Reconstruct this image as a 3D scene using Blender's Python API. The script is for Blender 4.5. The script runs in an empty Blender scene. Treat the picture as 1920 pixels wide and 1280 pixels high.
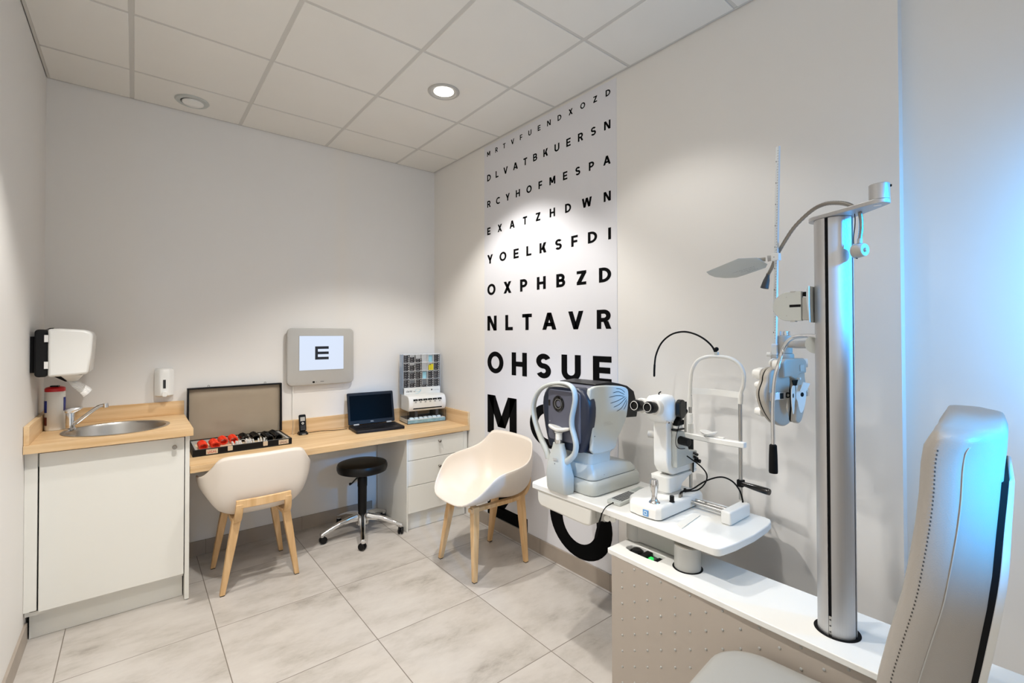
import bpy, bmesh, math, random
from mathutils import Vector, Matrix
random.seed(7)
PI = math.pi
S = bpy.context.scene
C = S.collection

# ------------------------------------------------------------------ camera, world, lights, exposure
def make_camera():
    cam = bpy.data.cameras.new('camera'); o = bpy.data.objects.new('camera', cam); C.objects.link(o)
    yaw, pit, rol = 0.6813, 0.0117, -0.0021
    F = Vector((math.sin(yaw)*math.cos(pit), math.cos(yaw)*math.cos(pit), math.sin(pit)))
    R = Vector((math.cos(yaw), -math.sin(yaw), 0)); U = R.cross(F)
    R2 = R*math.cos(rol) + U*math.sin(rol); U2 = U*math.cos(rol) - R*math.sin(rol)
    m = Matrix((R2, U2, -F)).transposed().to_4x4()
    m.translation = Vector((-2.1674, -3.8199, 1.4908))
    o.matrix_world = m
    cam.sensor_width = 36; cam.lens = 873.9/1920*36
    cam.shift_y = (617.7-640)/1920
    cam.clip_start = 0.02
    S.camera = o
make_camera()

w = bpy.data.worlds.new('world'); S.world = w; w.use_nodes = True
w.node_tree.nodes['Background'].inputs[0].default_value = (1.0, 0.985, 0.965, 1)
w.node_tree.nodes['Background'].inputs[1].default_value = 1.4

def lamp(name, kind, loc, energy, color, target=None, **kw):
    l = bpy.data.lights.new(name, kind); l.energy = energy; l.color = color
    for k, v in kw.items(): setattr(l, k, v)
    o = bpy.data.objects.new(name, l); C.objects.link(o); o.location = loc
    if target is not None:
        o.rotation_euler = (Vector(target)-Vector(loc)).to_track_quat('-Z', 'Y').to_euler()
    return o
WARM = (1.0, 0.975, 0.94)
for x, y, e in ((-0.684, -1.323, 108), (-0.684, -2.523, 22), (-1.887, -1.923, 140), (-1.887, -3.123, 60)):
    lamp('downlight_beam', 'SPOT', (x, y, 2.985), e, WARM, (x, y, 0), spot_size=math.radians(106), spot_blend=0.4, shadow_soft_size=0.045)
# unseen blue lamps, added and aimed separately to tint niche, column and chair
lamp('blue_strip', 'AREA', (-0.085, -4.0, 1.62), 6.0, (0.03, 0.42, 1.0), (0.12, -3.2, 1.62), shape='RECTANGLE', size=0.02, size_y=0.8)
lamp('blue_column_spot', 'SPOT', (-0.58, -4.45, 2.02), 250, (0.0, 0.38, 1.0), (-0.495, -3.33, 1.66), spot_size=math.radians(23), spot_blend=0.9, shadow_soft_size=0.08)
lamp('blue_chair_spot', 'SPOT', (-1.32, -4.75, 1.72), 430, (0.0, 0.38, 1.0), (-0.955, -3.70, 1.235), spot_size=math.radians(17), spot_blend=0.9, shadow_soft_size=0.08)

S.view_settings.view_transform = 'Standard'; S.view_settings.look = 'None'
S.view_settings.gamma = 1.0; S.view_settings.exposure = 0.17
try: S.view_settings.use_curve_mapping = False
except Exception: pass

# ------------------------------------------------------------------ materials
def lin(c): return tuple(((v/255)/12.92 if v/255 <= 0.04045 else ((v/255+0.055)/1.055)**2.4) for v in c)
def mat(name, rgb, rough=0.5, metal=0.0, noise=0.0, nscale=8, bump=0.0, bscale=200, emit=None, estr=0, alpha=None, trans=0, coat=0, spec=None, stretch=None):
    m = bpy.data.materials.new(name); m.use_nodes = True
    nt = m.node_tree; b = nt.nodes['Principled BSDF']
    col = lin(rgb)+(1,)
    b.inputs['Base Color'].default_value = col
    b.inputs['Roughness'].default_value = rough; b.inputs['Metallic'].default_value = metal
    if spec is not None: b.inputs['Specular IOR Level'].default_value = spec
    if coat: b.inputs['Coat Weight'].default_value = coat; b.inputs['Coat Roughness'].default_value = 0.08
    if trans: b.inputs['Transmission Weight'].default_value = trans
    if alpha is not None: b.inputs['Alpha'].default_value = alpha
    if emit: b.inputs['Emission Color'].default_value = lin(emit)+(1,); b.inputs['Emission Strength'].default_value = estr
    if noise or bump:
        tc = nt.nodes.new('ShaderNodeTexCoord'); mp = nt.nodes.new('ShaderNodeMapping')
        nt.links.new(tc.outputs['Object'], mp.inputs[0])
        if stretch: mp.inputs['Scale'].default_value = stretch
    if noise:
        n = nt.nodes.new('ShaderNodeTexNoise'); n.inputs['Scale'].default_value = nscale; n.inputs['Detail'].default_value = 5
        nt.links.new(mp.outputs[0], n.inputs['Vector'])
        r = nt.nodes.new('ShaderNodeValToRGB')
        r.color_ramp.elements[0].position = 0.3; r.color_ramp.elements[1].position = 0.7
        r.color_ramp.elements[0].color = tuple(c*(1-noise) for c in col[:3])+(1,)
        r.color_ramp.elements[1].color = tuple(min(1, c*(1+noise)) for c in col[:3])+(1,)
        nt.links.new(n.outputs[0], r.inputs[0]); nt.links.new(r.outputs[0], b.inputs['Base Color'])
    if bump:
        n2 = nt.nodes.new('ShaderNodeTexNoise'); n2.inputs['Scale'].default_value = bscale
        nt.links.new(mp.outputs[0], n2.inputs['Vector'])
        bp = nt.nodes.new('ShaderNodeBump'); bp.inputs['Strength'].default_value = bump; bp.inputs['Distance'].default_value = 0.002
        nt.links.new(n2.outputs[0], bp.inputs['Height']); nt.links.new(bp.outputs[0], b.inputs['Normal'])
    return m

def wood_mat(name, dark, light, stretch, scale=3.0, rough=0.45):
    m = bpy.data.materials.new(name); m.use_nodes = True; nt = m.node_tree; b = nt.nodes['Principled BSDF']
    tc = nt.nodes.new('ShaderNodeTexCoord'); mp = nt.nodes.new('ShaderNodeMapping'); mp.inputs['Scale'].default_value = stretch
    nt.links.new(tc.outputs['Object'], mp.inputs[0])
    n = nt.nodes.new('ShaderNodeTexNoise'); n.inputs['Scale'].default_value = scale; n.inputs['Detail'].default_value = 6; n.inputs['Distortion'].default_value = 0.3
    nt.links.new(mp.outputs[0], n.inputs['Vector'])
    r = nt.nodes.new('ShaderNodeValToRGB'); e = r.color_ramp.elements
    e[0].position = 0.33; e[0].color = lin(dark)+(1,); e[1].position = 0.66; e[1].color = lin(light)+(1,)
    nt.links.new(n.outputs[0], r.inputs[0]); nt.links.new(r.outputs[0], b.inputs['Base Color'])
    b.inputs['Roughness'].default_value = rough
    bp = nt.nodes.new('ShaderNodeBump'); bp.inputs['Strength'].default_value = 0.06; bp.inputs['Distance'].default_value = 0.001
    nt.links.new(n.outputs[0], bp.inputs['Height']); nt.links.new(bp.outputs[0], b.inputs['Normal'])
    return m

def floor_mat():
    m = bpy.data.materials.new('stone_tile_floor'); m.use_nodes = True; nt = m.node_tree; b = nt.nodes['Principled BSDF']
    tc = nt.nodes.new('ShaderNodeTexCoord'); mp = nt.nodes.new('ShaderNodeMapping')
    mp.inputs['Location'].default_value = (0.030+6.0, 0.419+6.6-0.006, 0)
    nt.links.new(tc.outputs['Object'], mp.inputs[0])
    br = nt.nodes.new('ShaderNodeTexBrick'); br.offset = 0; br.squash = 1
    for k, v in (('Scale', 1), ('Mortar Size', 0.0022), ('Mortar Smooth', 0.1), ('Brick Width', 0.6), ('Row Height', 0.6), ('Bias', 0)):
        br.inputs[k].default_value = v
    br.inputs['Color1'].default_value = (0.0, 0, 0, 1); br.inputs['Color2'].default_value = (1, 1, 1, 1); br.inputs['Mortar'].default_value = (0.5, 0.5, 0.5, 1)
    nt.links.new(mp.outputs[0], br.inputs['Vector'])
    # mottled cement look, shifted per tile
    add = nt.nodes.new('ShaderNodeVectorMath'); add.operation = 'MULTIPLY_ADD'
    add.inputs[1].default_value = (3, 5, 9)
    nt.links.new(br.outputs['Color'], add.inputs[0]); nt.links.new(tc.outputs['Object'], add.inputs[2])
    n1 = nt.nodes.new('ShaderNodeTexNoise'); n1.inputs['Scale'].default_value = 3.2; n1.inputs['Detail'].default_value = 9; n1.inputs['Roughness'].default_value = 0.68
    mp2 = nt.nodes.new('ShaderNodeMapping'); mp2.inputs['Scale'].default_value = (1.0, 2.0, 1); mp2.inputs['Rotation'].default_value = (0, 0, 0.5)
    nt.links.new(add.outputs[0], mp2.inputs[0]); nt.links.new(mp2.outputs[0], n1.inputs['Vector'])
    r = nt.nodes.new('ShaderNodeValToRGB'); e = r.color_ramp.elements
    e[0].position = 0.30; e[0].color = lin((158, 150, 141))+(1,)
    e[1].position = 0.52; e[1].color = lin((193, 186, 178))+(1,)
    x = e.new(0.40); x.color = lin((181, 174, 165))+(1,)
    x = e.new(0.72); x.color = lin((201, 195, 187))+(1,)
    nt.links.new(n1.outputs[0], r.inputs[0])
    mx = nt.nodes.new('ShaderNodeMixRGB'); mx.inputs[2].default_value = lin((128, 119, 109))+(1,)
    nt.links.new(br.outputs['Fac'], mx.inputs[0]); nt.links.new(r.outputs[0], mx.inputs[1]); nt.links.new(mx.outputs[0], b.inputs['Base Color'])
    b.inputs['Roughness'].default_value = 0.38
    bp = nt.nodes.new('ShaderNodeBump'); bp.invert = True; bp.inputs['Strength'].default_value = 0.35; bp.inputs['Distance'].default_value = 0.002
    nt.links.new(br.outputs['Fac'], bp.inputs['Height']); nt.links.new(bp.outputs[0], b.inputs['Normal'])
    return m

M = dict(
    wall=mat('wall_paint', (234, 231, 226), 0.55, noise=0.008, nscale=1.5, bump=0.04, bscale=60),
    ceil=mat('ceiling_tile', (232, 229, 222), 0.85, noise=0.012, nscale=3, bump=0.12, bscale=300),
    grid=mat('ceiling_grid', (205, 202, 195), 0.5),
    floor=floor_mat(),
    skirt=mat('skirting_tile', (164, 152, 139), 0.4, noise=0.06, nscale=7),
    joint=mat('joint', (120, 112, 104), 0.8),
    lam=mat('white_laminate', (232, 230, 222), 0.32, noise=0.006, nscale=3),
    oak=wood_mat('oak_laminate', (210, 171, 121), (231, 200, 156), (0.55, 7, 7), 4),
    oaky=wood_mat('oak_laminate_side', (210, 171, 121), (231, 200, 156), (7, 0.55, 7), 4),
    leg=wood_mat('oak_leg', (206, 163, 110), (228, 190, 140), (8, 8, 0.7), 4),
    shell=mat('cream_shell', (226, 215, 202), 0.42),
    black=mat('black_plastic', (11, 11, 12), 0.4, spec=0.25),
    blackm=mat('black_matte', (7, 7, 8), 0.75, spec=0.2),
    blackl=mat('black_leather', (9, 9, 9), 0.33, spec=0.35, bump=0.1, bscale=350),
    gloss=mat('gloss_black', (4, 4, 5), 0.12),
    chrome=mat('chrome', (225, 225, 225), 0.12, 1.0),
    steel=mat('brushed_steel', (188, 186, 182), 0.3, 1.0),
    alu=mat('satin_aluminium', (196, 196, 197), 0.5, 1.0, noise=0.02, nscale=3, stretch=(60, 60, 0.3)),
    knob=mat('knob_nickel', (150, 145, 138), 0.35, 0.9),
    white=mat('white_plastic', (236, 235, 230), 0.3),
    offw=mat('off_white_enamel', (228, 226, 219), 0.3),
    lgrey=mat('light_grey_plastic', (188, 191, 186), 0.32),
    mgrey=mat('mid_grey_plastic', (172, 171, 166), 0.4),
    silverp=mat('silver_plastic', (183, 181, 176), 0.4),
    bgrey=mat('beige_grey', (176, 170, 160), 0.42),
    taupe=mat('taupe_panel', (180, 169, 157), 0.5),
    slate=mat('slate_plastic', (88, 90, 104), 0.38),
    navy=mat('navy_plastic', (30, 36, 52), 0.35),
    dgrey=mat('dark_grey', (70, 70, 72), 0.45),
    leather=mat('grey_leather', (158, 152, 144), 0.42, bump=0.15, bscale=450),
    seatl=mat('grey_seat_leather', (164, 162, 156), 0.42, bump=0.1, bscale=450),
    thread=mat('dark_thread', (70, 66, 62), 0.8),
    red=mat('red_rim', (240, 62, 30), 0.3),
    redcap=mat('red_cap', (205, 28, 34), 0.35),
    blue=mat('blue_label', (30, 48, 150), 0.4),
    cyan=mat('pale_cyan_label', (150, 200, 214), 0.4, noise=0.25, nscale=25),
    ice=mat('ice_blue', (206, 226, 238), 0.3),
    yellow=mat('yellow_box', (214, 200, 30), 0.4),
    lining=mat('grey_beige_lining', (158, 144, 124), 0.75, noise=0.04, nscale=4),
    cream=mat('cream_tray', (226, 203, 168), 0.6),
    plate=mat('nickel_plate', (214, 200, 178), 0.35, 0.5),
    brown=mat('brown_slot', (98, 70, 46), 0.6),
    chart=mat('chart_vinyl', (226, 226, 230), 0.5),
    ink=mat('chart_ink', (6, 6, 7), 0.9, spec=0.1),
    screen=mat('lit_screen', (20, 22, 26), 0.3, emit=(222, 233, 252), estr=0.86),
    letter=mat('screen_letter', (22, 27, 38), 0.5),
    lens=mat('lamp_lens', (255, 255, 255), 0.5, emit=(255, 250, 240), estr=5),
    green=mat('green_led', (20, 60, 30), 0.4, emit=(50, 225, 100), estr=1.0),
    paper=mat('tissue', (242, 240, 236), 0.9),
    acryl=mat('clear_acrylic', (232, 238, 244), 0.1, alpha=0.2),
    acryw=mat('white_acrylic_edge', (236, 238, 240), 0.3, alpha=0.85),
    acryb=mat('blue_acrylic', (170, 196, 226), 0.1, alpha=0.45),
    smoke=mat('smoked_acrylic', (150, 140, 128), 0.06, alpha=0.12),
    boxd=mat('lens_box_dark', (30, 26, 26), 0.45),
    boxw=mat('lens_box_white', (214, 210, 206), 0.45),
    ruler=mat('ruler_white', (214, 219, 222), 0.35),
    mirror=mat('mirror', (225, 226, 228), 0.12, 1.0),
    logo=mat('logo_blue', (92, 150, 208), 0.4),
    screend=mat('lcd_grey', (150, 156, 152), 0.3),
    darkred=mat('dark_print', (120, 60, 50), 0.5),
    scroff=mat('dark_screen', (3, 3, 4), 0.35, spec=0.06),
    keyd=mat('laptop_key', (22, 21, 23), 0.5, spec=0.3),
    lapb=mat('laptop_body', (24, 22, 23), 0.45, spec=0.3),
)

# ------------------------------------------------------------------ mesh helpers
def wm(o):
    m = Matrix.Identity(4)
    while o is not None:
        m = o.matrix_basis @ m; o = o.parent
    return m

def cr(pts, n=6):
    """Catmull-Rom through the points"""
    P = [Vector(p) for p in pts]; P = [2*P[0]-P[1]] + P + [2*P[-1]-P[-2]]
    out = []
    for i in range(1, len(P)-2):
        for k in range(n):
            t = k/n; a, b, c, d = P[i-1], P[i], P[i+1], P[i+2]
            out.append(0.5*((2*b)+(c-a)*t+(2*a-5*b+4*c-d)*t*t+(3*b-3*c+d-a)*t**3))
    out.append(P[-2]); return out

def rrect(x0, x1, y0, y1, r, n=5):
    out = []
    for cx, cy, a in ((x1-r, y1-r, 0), (x0+r, y1-r, 90), (x0+r, y0+r, 180), (x1-r, y0+r, 270)):
        for k in range(n+1):
            t = math.radians(a+90*k/n); out.append((cx+r*math.cos(t), cy+r*math.sin(t)))
    return out

class B:
    def __init__(s): s.bm = bmesh.new(); s.mi = 0
    def m(s, i): s.mi = i; return s
    def _f(s, vs):
        try:
            f = s.bm.faces.new(vs); f.material_index = s.mi; return f
        except ValueError: return None
    def ring(s, pts): return [s.bm.verts.new(p) for p in pts]
    def loft(s, rings, cap=True, closed=False):
        R = [s.ring(r) for r in rings]
        n = len(R[0])
        rng = range(len(R)) if closed else range(len(R)-1)
        for i in rng:
            a, b = R[i], R[(i+1) % len(R)]
            for k in range(n): s._f((a[k], a[(k+1) % n], b[(k+1) % n], b[k]))
        if cap and not closed:
            s._f(list(reversed(R[0]))); s._f(R[-1])
        return s
    def box(s, x0, x1, y0, y1, z0, z1, T=None):
        r = [[(x0, y0, z), (x1, y0, z), (x1, y1, z), (x0, y1, z)] for z in (z0, z1)]
        if T is not None: r = [[T @ Vector(p) for p in q] for q in r]
        return s.loft(r)
    def prism(s, pts, ax, a0, a1, T=None):
        def mk(p, a):
            v = Vector((a, p[0], p[1])) if ax == 'x' else Vector((p[0], a, p[1])) if ax == 'y' else Vector((p[0], p[1], a))
            return T @ v if T is not None else v
        return s.loft([[mk(p, a0) for p in pts], [mk(p, a1) for p in pts]])
    def cyl(s, p0, p1, r0, r1=None, n=20, cap=True):
        return s.tube([p0, p1], [r0, r0 if r1 is None else r1], n, cap=cap)
    def tube(s, pts, r, n=10, cap=True, closed=False, flat=None):
        P = [Vector(p) for p in pts]; N = len(P)
        rr = r if isinstance(r, (list, tuple)) else [r]*N
        T = []
        for i in range(N):
            if closed: t = P[(i+1) % N]-P[i-1]
            else: t = P[min(i+1, N-1)]-P[max(i-1, 0)]
            T.append(t.normalized())
        up = Vector((0, 0, 1)) if abs(T[0].z) < 0.9 else Vector((1, 0, 0))
        u = (up - T[0]*up.dot(T[0])).normalized(); rings = []
        for i in range(N):
            u = (u - T[i]*u.dot(T[i])).normalized(); v = T[i].cross(u)
            rings.append([P[i]+(u*math.cos(2*PI*k/n)+v*math.sin(2*PI*k/n)*(flat or 1))*rr[i] for k in range(n)])
        return s.loft(rings, cap, closed)
    def lathe(s, prof, c=(0, 0, 0), ax=(0, 0, 1), n=28, cap=True, sx=1, sy=1):
        q = Vector((0, 0, 1)).rotation_difference(Vector(ax).normalized()); c = Vector(c)
        rings = [[c + q @ Vector((max(r, 1e-5)*math.cos(2*PI*k/n)*sx, max(r, 1e-5)*math.sin(2*PI*k/n)*sy, z)) for k in range(n)] for r, z in prof]
        return s.loft(rings, cap)
    def sphere(s, c, r, sc=(1, 1, 1), n=16):
        prof = [(math.sin(PI*i/10), -math.cos(PI*i/10)) for i in range(11)]
        rings = [[Vector(c)+Vector((max(a, 1e-4)*math.cos(2*PI*k/n)*r*sc[0], max(a, 1e-4)*math.sin(2*PI*k/n)*r*sc[1], z*r*sc[2])) for k in range(n)] for a, z in prof]
        return s.loft(rings)
    def torus(s, c, R, r, ax=(0, 0, 1), n=24, k=8, a0=0, a1=360):
        q = Vector((0, 0, 1)).rotation_difference(Vector(ax).normalized()); full = a1-a0 >= 360
        pts = [Vector(c)+q @ Vector((R*math.cos(math.radians(a0+(a1-a0)*i/n)), R*math.sin(math.radians(a0+(a1-a0)*i/n)), 0)) for i in range(n if full else n+1)]
        return s.tube(pts, r, k, closed=full)
    def poly(s, pts): s._f(s.ring(pts)); return s
    def holed(s, outer, hole, z0, z1):
        """slab with a hole: both loops in xy"""
        for z, up in ((z1, True), (z0, False)):
            a = s.ring([(x, y, z) for x, y in outer]); b = s.ring([(x, y, z) for x, y in hole])
            ed = [s.bm.edges.new((l[i], l[(i+1) % len(l)])) for l in (a, b) for i in range(len(l))]
            g = bmesh.ops.triangle_fill(s.bm, use_beauty=True, use_dissolve=False, edges=ed, normal=(0, 0, 1 if up else -1))
            for f in g['geom']:
                if isinstance(f, bmesh.types.BMFace): f.material_index = s.mi
            if up: A, Bh = a, b
        for l, hi in ((A, False), (Bh, True)):
            lo = s.ring([(v.co.x, v.co.y, z0) for v in l])
            for i in range(len(l)):
                j = (i+1) % len(l); s._f((l[i], l[j], lo[j], lo[i]))
        bmesh.ops.remove_doubles(s.bm, verts=s.bm.verts[:], dist=1e-6)
        return s
    def out(s, name, mats, parent=None, bevel=0, seg=2, smooth=35, local=False, sub=0, solid=0, T=None):
        me = bpy.data.meshes.new(name)
        bmesh.ops.recalc_face_normals(s.bm, faces=s.bm.faces[:])
        if T is not None: s.bm.transform(T)
        if parent is not None and not local: s.bm.transform(wm(parent).inverted())
        s.bm.to_mesh(me); s.bm.free()
        if not isinstance(mats, (list, tuple)): mats = [mats]
        for m_ in mats: me.materials.append(m_)
        me.polygons.foreach_set('use_smooth', [True]*len(me.polygons))
        me.set_sharp_from_angle(angle=math.radians(smooth))
        o = bpy.data.objects.new(name, me); C.objects.link(o)
        if parent is not None: o.parent = parent
        if solid:
            d = o.modifiers.new('solid', 'SOLIDIFY'); d.thickness = solid; d.offset = 0
        if bevel:
            d = o.modifiers.new('bevel', 'BEVEL'); d.width = bevel; d.segments = seg; d.limit_method = 'ANGLE'; d.angle_limit = math.radians(40); d.harden_normals = False
        if sub:
            d = o.modifiers.new('sub', 'SUBSURF'); d.levels = sub; d.render_levels = sub
        return o

def tag(o, label, cat, group=None):
    o['label'] = label; o['category'] = cat
    if group: o['group'] = group
    return o
def thing(name, label, cat, loc=(0, 0, 0), rz=0, group=None):
    o = bpy.data.objects.new(name, None); C.objects.link(o); o.empty_display_size = 0.05
    o.location = loc; o.rotation_euler = (0, 0, rz)
    return tag(o, label, cat, group)
def struct(o): o['kind'] = 'structure'; return o
def copy_tree(o, parent=None):
    c = o.copy(); C.objects.link(c); c.parent = parent
    for ch in list(o.children): copy_tree(ch, c)
    return c
def text_mesh(txt, size, extrude=0.0003, bold=0.0):
    cu = bpy.data.curves.new('txt', 'FONT'); cu.body = txt; cu.size = size; cu.extrude = extrude; cu.offset = bold; cu.resolution_u = 3
    cu.align_x = 'CENTER'; cu.align_y = 'CENTER'
    o = bpy.data.objects.new('txt', cu); C.objects.link(o)
    dg = bpy.context.evaluated_depsgraph_get()
    me = bpy.data.meshes.new_from_object(o.evaluated_get(dg))
    bpy.data.objects.remove(o); bpy.data.curves.remove(cu)
    return me
def add_text(b, txt, size, T, bold=0.0):
    """merge lettering into a mesh builder, placed by matrix T (text lies in its xy plane)"""
    me = text_mesh(txt, size, bold=bold); me.transform(T)
    n0 = len(b.bm.faces); b.bm.from_mesh(me); b.bm.faces.ensure_lookup_table()
    for f in b.bm.faces[n0:]: f.material_index = b.mi
    bpy.data.meshes.remove(me); return b

# ------------------------------------------------------------------ room shell
W = -2.574; H = 3.0; YE = -3.395
struct(B().box(W-0.1, 0.3, -6.2, 0.1, -0.05, 0).out('floor', M['floor']))
struct(B().box(W-0.1, 0.3, 0, 0.12, 0, 3.1).out('wall_back', M['wall']))
struct(B().box(W-0.12, W, -4.6, 0.0, 0, 3.1).out('wall_left', M['wall']))
struct(B().box(0, 0.055, YE, 0.0, 0, 3.1).out('wall_right', M['wall']))
struct(B().box(0.055, 0.2, -6.2, 0.0, 0, 3.1).out('wall_niche', M['wall']))
struct(B().box(-1.8, 0.2, -5.12, -5.0, 0, 3.1).out('light_blocking_wall', M['wall']))  # unseen partial wall, added to darken reflections and cut light from behind
# ceiling tiles: real slabs a little above the grid
bx = [-0.3865-0.6*k for k in range(4)]; cy = [-0.4129-0.6*k for k in range(8)]
xs = [-0.005]+bx+[W+0.005]; ys = [-0.005]+cy+[-5.2]
b = B()
for i in range(len(xs)-1):
    for j in range(len(ys)-1):
        b.box(xs[i+1]+0.0105, xs[i]-0.0105, ys[j+1]+0.0085, ys[j]-0.0085, H+0.0005, H+0.015)
b.box(W, 0.2, -5.2, 0, H+0.022, H+0.05)
struct(b.out('ceiling', M['ceil'], bevel=0.002, seg=1))
b = B()
for x in bx: b.box(x-0.0120, x+0.0120, -5.2, -0.004, H+0.003, H+0.02)
for y in cy: b.box(W+0.004, -0.004, y-0.0075, y+0.0075, H+0.0035, H+0.02)
struct(b.out('trim_1', M['grid']))
b = B()
b.box(W+0.004, -0.004, -0.016, -0.004, H+0.001, H+0.02); b.box(-0.016, -0.004, -5.2, -0.016, H+0.001, H+0.02); b.box(W+0.004, W+0.016, -5.2, -0.016, H+0.001, H+0.02)
struct(b.out('trim_2', M['grid']))
# skirting
def skirt(name, boxes, joints):
    b = B()
    for q in boxes: b.box(*q)
    b.m(1)
    for q in joints: b.box(*q)
    struct(b.out(name, [M['skirt'], M['joint']]))
skirt('baseboard_left', [(W, W+0.011, -4.5, -0.555, 0, 0.095)], [(W, W+0.0114, y, y+0.002, 0, 0.0955) for y in (-1.2, -1.8, -2.4)])
skirt('baseboard_back', [(-1.90, -0.60, -0.011, 0, 0, 0.098)], [(x, x+0.002, -0.0114, 0, 0, 0.0985) for x in (-1.78, -1.16)])
skirt('baseboard_right', [(-0.011, 0, YE, -0.605, 0, 0.096)], [(-0.0114, 0, y, y+0.002, 0, 0.0965) for y in (-0.86, -1.46, -2.06)])
skirt('baseboard_niche', [(0.044, 0.055, -6, YE, 0, 0.096)], [])

# downlight and air valve
def downlight(x, y, label):
    t = thing('downlight', label, 'ceiling light', (x, y, H-0.001))
    B().lathe([(0.062, -0.0005), (0.076, -0.004), (0.080, -0.007), (0.092, -0.007), (0.097, -0.003), (0.097, 0.0)], (x, y, H), n=48, cap=False).out('trim_ring', M['silverp'], t)
    B().lathe([(0.0615, -0.0004), (0.03, -0.001), (0.0, -0.001)], (x, y, H), n=48, cap=False).out('diffuser', M['lens'], t)
downlight(-0.684, -1.323, 'round recessed white downlight glowing in a ceiling tile')
t = thing('air_valve', 'round white air valve set in the ceiling near the back wall', 'air vent', (-1.885, -0.205, H-0.001))
B().lathe([(0.062, -0.001), (0.064, -0.008), (0.088, -0.008), (0.094, -0.001), (0.0935, 0.0)], (-1.885, -0.205, H), n=36, cap=False).out('ring', M['lgrey'], t)
B().lathe([(0.0, -0.002), (0.064, -0.002)], (-1.885, -0.205, H), n=36, cap=False).out('throat', M['dgrey'], t)
B().lathe([(0.0, -0.024), (0.040, -0.022), (0.058, -0.012), (0.060, -0.006), (0.05, -0.004), (0.0, -0.004)], (-1.880, -0.200, H), n=36, cap=False).out('disc', M['white'], t)

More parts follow.
